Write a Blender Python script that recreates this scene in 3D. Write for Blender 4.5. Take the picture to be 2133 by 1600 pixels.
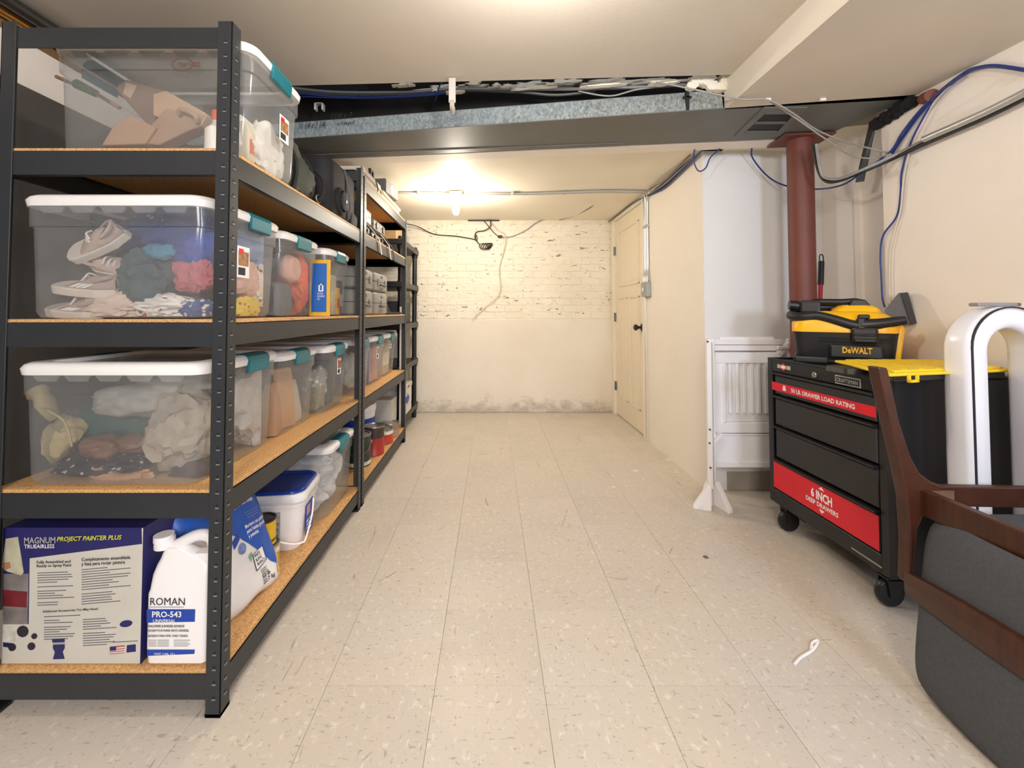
import bpy, bmesh, math, random
from mathutils import Vector, Matrix, noise
random.seed(7)
C = bpy.context.scene.collection
PI = math.pi
for o in list(bpy.data.objects): bpy.data.objects.remove(o)

# ------------------------------------------------------------------ camera
F = 873.0; PX = 1025.0; PY0 = 625.0; HC = 1.075; PITCH = math.radians(1.64)
cam_d = bpy.data.cameras.new('camera'); cam = bpy.data.objects.new('camera', cam_d); C.objects.link(cam)
cam_d.sensor_width = 36; cam_d.lens = F/2133*36
cam_d.shift_x = (1066.5-PX)/2133; cam_d.shift_y = -(800-PY0)/2133
cam_d.clip_start = 0.05
cam.location = (0, 0, HC); cam.rotation_euler = (PI/2+PITCH, 0, 0)
sc = bpy.context.scene; sc.camera = cam
# ------------------------------------------------------------------ world, exposure
w = bpy.data.worlds.new('world'); sc.world = w; w.use_nodes = True
w.node_tree.nodes['Background'].inputs[0].default_value = (0.80, 0.88, 1.0, 1)
w.node_tree.nodes['Background'].inputs[1].default_value = 0.35
sc.view_settings.view_transform = 'Standard'; sc.view_settings.look = 'None'
sc.view_settings.gamma = 1; sc.view_settings.use_curve_mapping = False
sc.view_settings.exposure = 1.28
sc.cycles.use_denoising = True
sc.cycles.max_bounces = 10; sc.cycles.diffuse_bounces = 6; sc.cycles.transparent_max_bounces = 24
sc.cycles.sample_clamp_indirect = 6
def light(name, kind, loc, energy, col, size=0.1, sy=None, aim=None):
    l = bpy.data.lights.new(name, kind); l.energy = energy; l.color = col
    o = bpy.data.objects.new(name, l); C.objects.link(o); o.location = loc
    if kind == 'AREA':
        l.size = size
        if sy: l.shape = 'RECTANGLE'; l.size_y = sy
        o.rotation_euler = (Vector(aim)-Vector(loc)).to_track_quat('-Z', 'Y').to_euler()
    else: l.shadow_soft_size = size
    return o
light('near_ceiling_lamp', 'POINT', (0.14, 1.08, 2.02), 9.0, (1.0, 0.93, 0.84), 0.04)
light('window_daylight', 'AREA', (1.35, -1.5, 1.55), 17, (0.66, 0.79, 1.0), 0.35, 0.45, (1.35, 2.5, 0.95))
light('rear_fill', 'AREA', (-0.2, -1.6, 1.9), 29, (1.0, 0.93, 0.86), 0.8, 0.8, (-0.6, 1.5, 0.6))  # unseen fill added behind the camera to brighten the rack face

# ------------------------------------------------------------------ helpers
def ray(px, py):
    u = (px-PX)/F; v = (PY0-py)/F
    return Vector((u, math.cos(PITCH)-v*math.sin(PITCH), math.sin(PITCH)+v*math.cos(PITCH)))
def at(px, py, Y):
    d = ray(px, py); return Vector((0, 0, HC)) + d*(Y/d.y)
def atX(px, py, X):
    d = ray(px, py); return Vector((0, 0, HC)) + d*(X/d.x)
def atZ(px, py, Z):
    d = ray(px, py); return Vector((0, 0, HC)) + d*((Z-HC)/d.z)
def lin(c):
    if isinstance(c, str):
        c = c.lstrip('#'); c = [int(c[i:i+2], 16)/255 for i in (0, 2, 4)]
    return tuple((x/12.92 if x <= 0.04045 else ((x+0.055)/1.055)**2.4) for x in c)
def L4(c): return (*lin(c), 1)

class MB:
    def __init__(s): s.v = []; s.f = []; s.sm = []
    def add(s, vs, fs, smooth=False):
        b = len(s.v); s.v += [Vector(p) for p in vs]; s.f += [tuple(b+i for i in f) for f in fs]; s.sm += [smooth]*len(fs); return s
    def box(s, x0, x1, y0, y1, z0, z1, bev=0, M=None, seg=1):
        if x0 > x1: x0, x1 = x1, x0
        if y0 > y1: y0, y1 = y1, y0
        if z0 > z1: z0, z1 = z1, z0
        bm = bmesh.new(); bmesh.ops.create_cube(bm, size=1)
        for v in bm.verts: v.co = Vector((x0+(v.co.x+.5)*(x1-x0), y0+(v.co.y+.5)*(y1-y0), z0+(v.co.z+.5)*(z1-z0)))
        if bev: bmesh.ops.bevel(bm, geom=bm.edges[:], offset=min(bev, .45*min(x1-x0, y1-y0, z1-z0)), segments=seg, affect='EDGES', profile=.5)
        return s.bm(bm, M, False)
    def bm(s, bm, M=None, smooth=False):
        if M: bm.transform(M)
        bm.verts.index_update(); s.add([v.co.copy() for v in bm.verts], [[v.index for v in f.verts] for f in bm.faces], smooth); bm.free(); return s
    def cyl(s, p0, p1, r0, r1=None, n=20, smooth=True):
        r1 = r0 if r1 is None else r1
        p0 = Vector(p0); p1 = Vector(p1); d = (p1-p0).normalized()
        a = d.orthogonal().normalized(); b = d.cross(a)
        vs = []
        for p, r in ((p0, r0), (p1, r1)):
            for i in range(n):
                t = 2*PI*i/n; vs.append(p+a*(r*math.cos(t))+b*(r*math.sin(t)))
        s.add(vs, [(i, (i+1) % n, n+(i+1) % n, n+i) for i in range(n)], smooth)
        s.add([vs[i] for i in range(n)], [tuple(range(n))[::-1]]); s.add([vs[n+i] for i in range(n)], [tuple(range(n))])
        return s
    def lathe(s, c, prof, n=28, axis='z', smooth=True):
        vs = []
        for r, h in prof:
            for i in range(n):
                t = 2*PI*i/n; a, b = r*math.cos(t), r*math.sin(t)
                vs.append(Vector(c)+Vector({'z': (a, b, h), 'x': (h, a, b), 'y': (a, h, b)}[axis]))
        fs = [(k*n+i, k*n+(i+1) % n, (k+1)*n+(i+1) % n, (k+1)*n+i) for k in range(len(prof)-1) for i in range(n)]
        s.add(vs, fs, smooth); return s
    def tube(s, pts, r, n=6, sub=6, smooth=True, taper=None):
        P = [Vector(p) for p in pts]
        if sub > 1 and len(P) > 2:
            Q = []
            for i in range(len(P)-1):
                p0 = P[max(i-1, 0)]; p1 = P[i]; p2 = P[i+1]; p3 = P[min(i+2, len(P)-1)]
                for k in range(sub):
                    t = k/sub
                    Q.append(.5*((2*p1)+(p2-p0)*t+(2*p0-5*p1+4*p2-p3)*t*t+(3*p1-p0-3*p2+p3)*t**3))
            Q.append(P[-1]); P = Q
        vs = []; up = None
        for i, p in enumerate(P):
            d = (P[min(i+1, len(P)-1)]-P[max(i-1, 0)])
            if d.length < 1e-9: d = Vector((0, 0, 1))
            d.normalize()
            if up is None: a = d.orthogonal().normalized()
            else:
                a = up-d*up.dot(d)
                a = a.normalized() if a.length > 1e-6 else d.orthogonal().normalized()
            up = a; b = d.cross(a); rr = r if taper is None else r*taper(i/(len(P)-1))
            for k in range(n):
                t = 2*PI*k/n; vs.append(p+a*(rr*math.cos(t))+b*(rr*math.sin(t)))
        m = len(P)
        fs = [(k*n+i, k*n+(i+1) % n, (k+1)*n+(i+1) % n, (k+1)*n+i) for k in range(m-1) for i in range(n)]
        fs += [tuple(range(n))[::-1], tuple((m-1)*n+i for i in range(n))]
        s.add(vs, fs, smooth); return s
    def prism(s, poly, d, smooth=False):
        """poly: 3D points of one face, d: extrusion vector"""
        d = Vector(d); n = len(poly); P = [Vector(p) for p in poly]
        s.add(P+[p+d for p in P], [tuple(range(n))[::-1], tuple(range(n, 2*n))]+[(i, (i+1) % n, n+(i+1) % n, n+i) for i in range(n)], smooth); return s
    def loft(s, secs, k=5, cap0=True, cap1=True, smooth=True):
        """secs: (z, x0, x1, y0, y1, r) rounded-rect rings stacked"""
        vs = []
        for z, x0, x1, y0, y1, r in secs:
            r = min(r, .499*(x1-x0), .499*(y1-y0))
            for cx, cy, a0 in ((x1-r, y1-r, 0), (x0+r, y1-r, PI/2), (x0+r, y0+r, PI), (x1-r, y0+r, 1.5*PI)):
                for i in range(k):
                    t = a0+PI/2*i/(k-1); vs.append((cx+r*math.cos(t), cy+r*math.sin(t), z))
        n = 4*k; m = len(secs)
        fs = [(j*n+i, j*n+(i+1) % n, (j+1)*n+(i+1) % n, (j+1)*n+i) for j in range(m-1) for i in range(n)]
        s.add(vs, fs, smooth)
        if cap0: s.add(vs[:n], [tuple(range(n))[::-1]])
        if cap1: s.add(vs[-n:], [tuple(range(n))])
        return s
    def xf(s, M):
        s.v = [M @ p for p in s.v]; return s

WM = {}
def wmat(o): return WM.get(o.name, Matrix())
def obj(name, mb, m, parent=None, local=False, label=None, kind=None, solid=0, bev=0, sub=0, auto=True):
    me = bpy.data.meshes.new(name)
    Mi = Matrix()
    if parent is not None and not local: Mi = wmat(parent).inverted()
    me.from_pydata([tuple(Mi @ p) for p in mb.v], [], mb.f)
    me.polygons.foreach_set('use_smooth', mb.sm)
    me.validate()
    if m is not None: me.materials.append(m)
    o = bpy.data.objects.new(name, me); C.objects.link(o)
    if parent is not None: o.parent = parent
    WM[o.name] = wmat(parent).copy() if parent is not None else Matrix()
    if label: o['label'] = label
    if kind: o['kind'] = kind
    if mb.sm and any(mb.sm):
        b = bmesh.new(); b.from_mesh(me); bmesh.ops.remove_doubles(b, verts=b.verts[:], dist=1e-6); bmesh.ops.recalc_face_normals(b, faces=b.faces[:])
        for e in b.edges:
            if len(e.link_faces) == 2 and e.calc_face_angle(0) > 0.75: e.smooth = False
        b.to_mesh(me); b.free()
    else:
        b = bmesh.new(); b.from_mesh(me); bmesh.ops.recalc_face_normals(b, faces=b.faces[:]); b.to_mesh(me); b.free()
    if solid:
        q = o.modifiers.new('s', 'SOLIDIFY'); q.thickness = solid; q.offset = 0
    if bev:
        q = o.modifiers.new('b', 'BEVEL'); q.width = bev; q.segments = 2; q.limit_method = 'ANGLE'
    if sub:
        q = o.modifiers.new('u', 'SUBSURF'); q.levels = sub; q.render_levels = sub
    return o
def thing(name, label, cat, loc=(0, 0, 0), rz=0, group=None, rot=None):
    o = bpy.data.objects.new(name, None); C.objects.link(o); o.empty_display_size = .05
    o.location = loc; o.rotation_euler = rot if rot else (0, 0, rz)
    o['label'] = label; o['category'] = cat
    if group: o['group'] = group
    WM[o.name] = Matrix.Translation(Vector(loc)) @ o.rotation_euler.to_matrix().to_4x4()
    return o
def tag(o, label, cat, group=None, kind=None):
    o['label'] = label; o['category'] = cat
    if group: o['group'] = group
    if kind: o['kind'] = kind
    return o
def struct(name, mb, m, parent=None, **k):
    o = obj(name, mb, m, parent, **k)
    if parent is None: o['kind'] = 'structure'
    return o
def dup(root, loc, rz=None, label=None, group=None):
    r = root.copy(); C.objects.link(r); r.location = loc
    if rz is not None: r.rotation_euler = (0, 0, rz)
    if label: r['label'] = label
    if group: r['group'] = group
    for ch in list(root.children):
        c = ch.copy(); C.objects.link(c); c.parent = r
        for g in ch.children:
            d = g.copy(); C.objects.link(d); d.parent = c
    WM[r.name] = Matrix.Translation(Vector(loc)) @ r.rotation_euler.to_matrix().to_4x4()
    return r

# ---- writing: a text mesh fitted into a width x height box on a surface
def text(s, m, parent, org, right, up, wd, ht, bold=0.0, warp=None, off=0.0008, name='lettering', shear=0, ext=0.0):
    cu = bpy.data.curves.new('t', 'FONT'); cu.body = s; cu.offset = bold; cu.shear = shear; cu.resolution_u = 2
    cu.space_line = 0.95
    t = bpy.data.objects.new('t', cu); C.objects.link(t)
    bpy.context.view_layer.update()
    me = bpy.data.meshes.new_from_object(t.evaluated_get(bpy.context.evaluated_depsgraph_get()))
    bpy.data.objects.remove(t)
    xs = [v.co.x for v in me.vertices]; ys = [v.co.y for v in me.vertices]
    if not xs: return None
    x0, x1, y0, y1 = min(xs), max(xs), min(ys), max(ys)
    right = Vector(right).normalized(); up = Vector(up).normalized(); nrm = right.cross(up)
    Mi = wmat(parent).inverted() if parent is not None else Matrix()
    for v in me.vertices:
        a = (v.co.x-x0)/(x1-x0)*wd; b = (v.co.y-y0)/(y1-y0)*ht
        p = Vector(org)+right*a+up*b+nrm*off if warp is None else warp(a, b)
        v.co = Mi @ p
    me.materials.clear(); me.materials.append(m); me.name = name
    o = bpy.data.objects.new(name, me); C.objects.link(o); o.parent = parent
    WM[o.name] = wmat(parent).copy()
    return o
def patch(name, pts, nrm, th, m, parent, **k):
    """thin flat print/label polygon, pts in world, th thick along nrm"""
    nrm = Vector(nrm).normalized()
    return obj(name, MB().prism([Vector(p)+nrm*.0002 for p in pts], nrm*th), m, parent, **k)

# ------------------------------------------------------------------ materials
MATS = {}
def nt(name):
    m = bpy.data.materials.new(name); m.use_nodes = True; t = m.node_tree; b = t.nodes['Principled BSDF']
    return m, t, b
def N(t, typ, **k):
    n = t.nodes.new(typ)
    for a, v in k.items():
        if a.startswith('i_'):
            key = a[2:]; key = int(key) if key.isdigit() else key.replace('_', ' ')
            n.inputs[key].default_value = v
        else: setattr(n, a, v)
    return n
def mix(t, fac, a, b, blend='MIX'):
    n = t.nodes.new('ShaderNodeMix'); n.data_type = 'RGBA'; n.blend_type = blend
    for sock, v in ((0, fac), (6, a), (7, b)):
        if hasattr(v, 'links') or hasattr(v, 'is_linked'): t.links.new(v, n.inputs[sock])
        else: n.inputs[sock].default_value = v
    return n.outputs[2]
def ramp(t, src, a, b, ca=0, cb=1):
    n = t.nodes.new('ShaderNodeMapRange'); n.clamp = True
    t.links.new(src, n.inputs[0]); n.inputs[1].default_value = a; n.inputs[2].default_value = b
    n.inputs[3].default_value = ca; n.inputs[4].default_value = cb
    return n.outputs[0]
def coords(t, kind='Object', scale=(1, 1, 1)):
    if kind == 'World': src = t.nodes.new('ShaderNodeNewGeometry').outputs['Position']
    else: src = t.nodes.new('ShaderNodeTexCoord').outputs[kind]
    mp = t.nodes.new('ShaderNodeMapping'); mp.inputs['Scale'].default_value = scale
    t.links.new(src, mp.inputs[0]); return mp.outputs[0]
def noi(t, co, scale, detail=3, rough=.5, dist=0):
    n = N(t, 'ShaderNodeTexNoise'); n.inputs['Scale'].default_value = scale; n.inputs['Detail'].default_value = detail
    n.inputs['Roughness'].default_value = rough; n.inputs['Distortion'].default_value = dist
    t.links.new(co, n.inputs[0]); return n.outputs[0]
def bump(t, b, h, strength, dist=.01, prev=None):
    n = N(t, 'ShaderNodeBump'); n.inputs['Strength'].default_value = strength; n.inputs['Distance'].default_value = dist
    t.links.new(h, n.inputs['Height'])
    if prev is not None: t.links.new(prev, n.inputs['Normal'])
    t.links.new(n.outputs[0], b.inputs['Normal']); return n.outputs[0]
def mat(name, col, rough=.5, metal=0, var=.08, vs=8, bs=0, bst=.2, bd=.002, spec=.5, coat=0, kind='Object', aniso=(1, 1, 1)):
    if name in MATS: return MATS[name]
    m, t, b = nt(name); c = lin(col)
    co = coords(t, kind, aniso)
    f = noi(t, co, vs, 4)
    dark = tuple(x*(1-var) for x in c)+(1,); lt = tuple(min(1, x*(1+var)) for x in c)+(1,)
    o = mix(t, ramp(t, f, .3, .7), dark, lt); t.links.new(o, b.inputs['Base Color'])
    b.inputs['Roughness'].default_value = rough; b.inputs['Metallic'].default_value = metal
    b.inputs['Specular IOR Level'].default_value = spec; b.inputs['Coat Weight'].default_value = coat
    if bs: bump(t, b, noi(t, co, bs, 4), bst, bd)
    MATS[name] = m; return m

def m_floor():
    m, t, b = nt('vinyl_tile'); co = coords(t, 'World')
    oi = N(t, 'ShaderNodeObjectInfo').outputs['Random']
    c = mix(t, oi, L4('#c8bfb5'), L4('#cfc7be'))
    c = mix(t, ramp(t, noi(t, co, 3.0, 4), .35, .7), c, L4('#cfc5b6'))
    # marbled flecks
    mp = coords(t, 'World', (34, 110, 1)); f1 = noi(t, mp, 1.0, 3, .6, .5)
    c = mix(t, ramp(t, f1, .62, .68, 0, .7), c, L4('#a09484'))
    mp2 = coords(t, 'World', (110, 50, 1)); f2 = noi(t, mp2, 1.0, 2, .5, .5)
    c = mix(t, ramp(t, f2, .66, .71, 0, .6), c, L4('#998d7e'))
    f3 = noi(t, coords(t, 'World', (50, 36, 1)), 1.0, 3, .6, .4)
    c = mix(t, ramp(t, f3, .58, .70, 0, .5), c, L4('#ebe5dc'))
    # scuffs: thin ridge lines, only in patches
    r = noi(t, coords(t, 'World', (2.6, 1.1, 1)), 1.0, 0.5, .3, .1)
    s = N(t, 'ShaderNodeMath', operation='SUBTRACT'); t.links.new(r, s.inputs[0]); s.inputs[1].default_value = .5
    a = N(t, 'ShaderNodeMath', operation='ABSOLUTE'); t.links.new(s.outputs[0], a.inputs[0])
    line = ramp(t, a.outputs[0], .0015, .004, 1, 0)
    msk = ramp(t, noi(t, co, 6.5, 2), .57, .64)
    mu = N(t, 'ShaderNodeMath', operation='MULTIPLY'); t.links.new(line, mu.inputs[0]); t.links.new(msk, mu.inputs[1])
    mu2 = N(t, 'ShaderNodeMath', operation='MULTIPLY'); t.links.new(mu.outputs[0], mu2.inputs[0]); mu2.inputs[1].default_value = .6
    c = mix(t, mu2.outputs[0], c, L4('#86745f'))
    sc_ = noi(t, coords(t, 'World', (26, 5, 1)), 1.0, 3, .55, 1.5)
    c = mix(t, ramp(t, sc_, .70, .76, 0, .6), c, L4('#8d7c69'))
    dirt = noi(t, co, 1.3, 5, .6); c = mix(t, ramp(t, dirt, .55, .75, 0, .3), c, L4('#b8ab98'))
    t.links.new(c, b.inputs['Base Color']); 
    t.links.new(ramp(t, noi(t, co, 9, 4), .3, .7, .34, .5), b.inputs['Roughness'])
    b.inputs['Specular IOR Level'].default_value = .35
    bump(t, b, noi(t, co, 30, 3), .06, .002)
    return m
def m_paint(name, col, col2, bs=60, bst=.15, pits=0, rough=.6, big=2.0):
    m, t, b = nt(name); co = coords(t, 'World')
    c = mix(t, ramp(t, noi(t, co, big, 4), .35, .7), L4(col), L4(col2))
    if pits:
        p = noi(t, coords(t, 'World', (14, 14, 40)), 1.0, 3, .6, .8)
        c = mix(t, ramp(t, p, 1-pits-.01, 1-pits+.02, 0, .85), c, L4('#54483c'))
    t.links.new(c, b.inputs['Base Color']); b.inputs['Roughness'].default_value = rough
    n1 = bump(t, b, noi(t, co, bs, 4), bst, .003)
    if pits: bump(t, b, noi(t, co, 14, 4, .6), .5, .02, n1)
    return m
def m_board():
    m, t, b = nt('particle_board'); co = coords(t, 'World')
    c = mix(t, ramp(t, noi(t, co, 220, 2), .35, .65), L4('#b98850'), L4('#e0b47c'))
    c = mix(t, ramp(t, noi(t, co, 60, 3), .6, .7, 0, .5), c, L4('#8a5c30'))
    t.links.new(c, b.inputs['Base Color']); b.inputs['Roughness'].default_value = .6
    bump(t, b, noi(t, co, 200, 2), .2, .001); return m
def m_galv():
    m, t, b = nt('galvanized_steel'); co = coords(t, 'World', (1, 1, .55))
    v = N(t, 'ShaderNodeTexVoronoi'); v.inputs['Scale'].default_value = 120; t.links.new(co, v.inputs[0])
    g = N(t, 'ShaderNodeSeparateColor'); t.links.new(v.outputs['Color'], g.inputs[0])
    c = mix(t, g.outputs[0], L4('#8a9292'), L4('#b4bcbc')); t.links.new(c, b.inputs['Base Color'])
    b.inputs['Metallic'].default_value = .55; t.links.new(ramp(t, g.outputs[1], 0, 1, .28, .55), b.inputs['Roughness']); return m
def m_clear(name='clear_plastic', tint='#f7f9fa', milk=.23):
    m, t, b = nt(name); out = t.nodes['Material Output']
    tr = N(t, 'ShaderNodeBsdfTransparent'); tr.inputs[0].default_value = L4(tint)
    df = N(t, 'ShaderNodeBsdfDiffuse'); df.inputs[0].default_value = L4('#dcdee0')
    tl = N(t, 'ShaderNodeBsdfTranslucent'); tl.inputs[0].default_value = L4('#dcdee0')
    gl = N(t, 'ShaderNodeBsdfGlossy'); gl.inputs['Roughness'].default_value = .16
    a = N(t, 'ShaderNodeMixShader'); a.inputs[0].default_value = .5; t.links.new(df.outputs[0], a.inputs[1]); t.links.new(tl.outputs[0], a.inputs[2])
    co = coords(t, 'World'); f = ramp(t, noi(t, co, 7, 4), .3, .7, milk*.8, milk*1.25)
    x = N(t, 'ShaderNodeMixShader'); t.links.new(f, x.inputs[0]); t.links.new(tr.outputs[0], x.inputs[1]); t.links.new(a.outputs[0], x.inputs[2])
    lw = N(t, 'ShaderNodeLayerWeight'); pw = N(t, 'ShaderNodeMath', operation='POWER'); t.links.new(lw.outputs['Facing'], pw.inputs[0]); pw.inputs[1].default_value = 5
    fr = ramp(t, pw.outputs[0], 0, 1, .035, .55)
    y = N(t, 'ShaderNodeMixShader'); t.links.new(fr, y.inputs[0]); t.links.new(x.outputs[0], y.inputs[1]); t.links.new(gl.outputs[0], y.inputs[2])
    t.links.new(y.outputs[0], out.inputs[0]); return m
def m_spots(name, base, spot, scale, thr, rough=.85, ring=None):
    m, t, b = nt(name); co = coords(t, 'World')
    v = N(t, 'ShaderNodeTexVoronoi'); v.inputs['Scale'].default_value = scale; t.links.new(co, v.inputs[0])
    c = mix(t, ramp(t, v.outputs['Distance'], thr, thr+.05, 1, 0), L4(base), L4(spot))
    if ring: c = mix(t, ramp(t, v.outputs['Distance'], thr*.5, thr*.5+.05, 1, 0), c, L4(ring))
    t.links.new(c, b.inputs['Base Color']); b.inputs['Roughness'].default_value = rough
    bump(t, b, noi(t, co, 250, 2), .2, .001); return m
def m_wood(name, a, c2, rough=.4, sc=(6, 60, 6)):
    m, t, b = nt(name); co = coords(t, 'World', sc)
    c = mix(t, ramp(t, noi(t, co, 1.6, 5, .6, .6), .3, .7), L4(a), L4(c2)); t.links.new(c, b.inputs['Base Color'])
    b.inputs['Roughness'].default_value = rough; return m
def m_emit(name, col, st):
    m, t, b = nt(name); b.inputs['Base Color'].default_value = L4('#fff4e0')
    b.inputs['Emission Color'].default_value = (*col, 1); b.inputs['Emission Strength'].default_value = st; return m

FLOOR = m_floor(); BOARD = m_board(); GALV = m_galv(); CLEAR = m_clear(); CLEARLID = m_clear('clear_lid', '#f2f4f5', .22)
WALLW = m_paint('wall_paint', '#f4ede4', '#efe8de')
WALLN = m_paint('rough_wall_paint', '#f4ece3', '#ece3d9', 25, .25)
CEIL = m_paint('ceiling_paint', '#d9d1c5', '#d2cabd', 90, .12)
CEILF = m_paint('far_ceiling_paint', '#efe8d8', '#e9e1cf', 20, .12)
BRICKM = m_paint('painted_brick', '#ece5d5', '#e3dac6', 35, .6, .352)
BLUEW = m_paint('pale_wall_paint', '#e6e6e6', '#e1e1e1', 60, .1)
STEEL = mat('charcoal_steel', '#2e3135', .45, .05, .06, 20, 300, .08, .001)
STEELD = mat('slot_dark', '#17181a', .6); SLOTL = mat('slot_lip', '#96989b', .35, .4)
DUCTG = mat('grey_duct_paint', '#686a69', .5, 0, .08, 5, 40, .1)
BLACK = mat('black_plastic', '#1b1b1d', .4, 0, .1, 20, 200, .05, .001)
BLACKM = mat('black_metal', '#1d1d1f', .38, .1, .06, 10)
DRAWM = mat('drawer_face', '#2c2b2d', .5, .1, .08, 10, 300, .1, .001)
CHAR = mat('charcoal_fabric', '#4b4d51', .95, 0, .12, 120, 500, .4, .001)
WHITE = mat('white_plastic', '#f0eef0', .35, 0, .02)
WHITEG = mat('white_gloss', '#ececf4', .15, 0, .01, coat=.5)
LIDW = mat('lid_white', '#ecebea', .4, 0, .02)
TEAL = mat('teal_latch', '#14707d', .35, 0, .04)
RED = mat('signal_red', '#d9142b', .45, 0, .04)
YEL = mat('yellow_plastic', '#f5b810', .35, 0, .03)
YEL2 = mat('lid_yellow', '#f3d01f', .4, 0, .04)
OXIDE = mat('red_oxide_paint', '#6e3a2f', .55, 0, .12, 6, 60, .1)
WALNUT = m_wood('walnut', '#35190e', '#4a2616')
GREYP = mat('grey_case', '#86847e', .55, 0, .05, 10, 250, .15, .001)
GREYL = mat('light_case', '#b9b2aa', .5, 0, .05)
SILV = mat('conduit_steel', '#c4c5c4', .32, .6, .05)
TIN = mat('tin_steel', '#a9a8a4', .3, .9, .05)
BLUEC = mat('blue_cable', '#22357a', .45); GREYC = mat('grey_cable', '#8f8f8d', .5); BLKC = mat('black_cable', '#1c1b1d', .5)
CREAMC = mat('cream_cable', '#cfc4ae', .5); DGREYC = mat('dark_grey_cable', '#4b4a4b', .5)
DARKW = mat('dark_joist_wood', '#1b1613', .85, 0, .4, 6, 30, .4, .005)
PLAST = mat('plaster_crumbs', '#e8e2d4', .8, 0, .1, 20, 60, .5, .004)
BLUEP = mat('blue_print', '#1f45a8', .5, 0, .03); NAVY = mat('navy_print', '#252460', .5, 0, .06)
PAPER = mat('carton_white', '#c8c5bc', .6, 0, .04); INK = mat('ink', '#26242c', .6); INKG = mat('grey_ink', '#6d6b70', .6)
LIME = mat('lime_print', '#c9cf3d', .5)
DOORM = mat('door_paint', '#e9dec8', .45, 0, .02)
CREAM = mat('cream_casing', '#eee6d6', .45, 0, .02)
# ================================================================== THE SETTING
XL, XR1, XR2, XRR = -1.78, 1.30, 1.88, 2.03      # left wall, far right wall, near right wall, recess wall
YB, YF = 4.53, 2.57                               # back wall, recess wall facing the camera
ZM, ZL, ZF = HC+1.09, HC+.96, HC+.996             # main, low, far ceiling heights
def yduct(X): return 2.122-.1574*X
def ybeam(X): return 2.492-.1126*X
# floor slab + tiles
fl = struct('floor', MB().box(XL-.1, XRR+.1, -3.2, YB+.1, -.12, -.004), mat('tile_joint', '#a8977d', .8))
TX, TY = .3125, .305
tm = MB().box(-TX/2+.0005, TX/2-.0005, -TY/2+.0005, TY/2-.0005, -.004, 0, .0004)
tile0 = None
for j in range(-3, 12):
    for i in range(-6, 8):
        cx = .149+TX*(i-.5); cy = 1.238+TY*(j-.5)
        if cx-TX/2 > XRR+.05 or cy-TY/2 > YB or (cy-TY/2 > YF and cx-TX/2 > XR1+.02): continue
        if cy < .7 and abs(cx) > 1.6: continue
        if tile0 is None:
            tile0 = obj('tile', tm, FLOOR, fl, local=True); o = tile0
        else:
            o = tile0.copy(); C.objects.link(o)
        o.location = (cx, cy, random.uniform(-.0003, .0003)); WM[o.name] = Matrix.Translation(o.location)
# walls
wl = struct('wall_left', MB().box(XL-.12, XL, -3.2, YB+.1, 0, 2.5), WALLN)
struct('lower_wall_shade', MB().box(XL-.002, XL+.012, -3.2, YB-.02, 0, 1.93, .003), m_paint('shade_grey', '#5d5a56', '#4e4b48', 25, .3), wl)  # lower wall in shadow: the shade is painted in as a dark grey skin
wb = struct('wall_back', MB().box(XL-.1, XR1+.2, YB-.005, YB+.15, 0, 2.5), mat('brick_mortar', '#e6ddca', .8, 0, .1, 12, 30, .4, .004))
struct('lower_plaster', MB().box(XL, XR1, YB-.018, YB+.012, 0, .995, .006), None, wb)
# lower plaster material: damp dirt with its own shape along the foot
m, t, b = nt('lower_wall_paint'); co = coords(t, 'World')
c = mix(t, ramp(t, noi(t, co, 2, 4), .35, .7), L4('#e9e1d4'), L4('#e1d7c8'))
sx = N(t, 'ShaderNodeSeparateXYZ'); t.links.new(co, sx.inputs[0])
ad = N(t, 'ShaderNodeMath', operation='MULTIPLY_ADD'); t.links.new(noi(t, coords(t, 'World', (9, 9, 14)), 1, 5, .65), ad.inputs[0]); ad.inputs[1].default_value = .42; t.links.new(ramp(t, sx.outputs['Z'], 0, .28, .25, 0), ad.inputs[2])
c = mix(t, ramp(t, ad.outputs[0], .33, .46, 0, .55), c, L4('#8d8578'))
t.links.new(c, b.inputs['Base Color']); b.inputs['Roughness'].default_value = .7; bump(t, b, noi(t, co, 25, 4), .3, .006)
bpy.data.objects['lower_plaster'].data.materials.append(m)
# individual painted bricks of the upper back wall
BW, BH = .208, .0735
variants = []
for k in range(5):
    bm = bmesh.new(); bmesh.ops.create_cube(bm, size=1)
    for v in bm.verts: v.co = Vector((v.co.x*(BW-.005), v.co.y*.03, v.co.z*(BH-.004)))
    bmesh.ops.bevel(bm, geom=bm.edges[:], offset=.004, segments=1, affect='EDGES')
    for v in bm.verts: v.co += Vector((random.uniform(-.0025, .0025), random.uniform(-.002, .002), random.uniform(-.002, .002)))
    variants.append(MB().bm(bm))
vobj = []
for r in range(15):
    z = 1.0+BH*(r+.5)
    if z+BH/2 > ZF+.03: break
    off = BW/2 if r % 2 else 0
    for cidx in range(12):
        cx = -1.12+BW*cidx+off
        if cx-BW/2 > XR1: continue
        k = random.randrange(5)
        if len(vobj) <= k or k >= len(vobj):
            o = obj('brick', variants[len(vobj)], BRICKM, wb, local=True); vobj.append(o)
        else: o = vobj[k].copy(); C.objects.link(o)
        o.location = (cx, YB+.006+random.uniform(-.003, .003), z); o.rotation_euler = (random.uniform(-.03, .03), random.uniform(-.008, .008), random.uniform(-.015, .015))
# broken black gap over the brick, where the cords come in
struct('ceiling_gap', MB().box(at(975, 457, YB-.01).x, at(1040, 457, YB-.01).x, YB-.03, YB-.012, ZF-.012, ZF), STEELD, wb)
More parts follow.
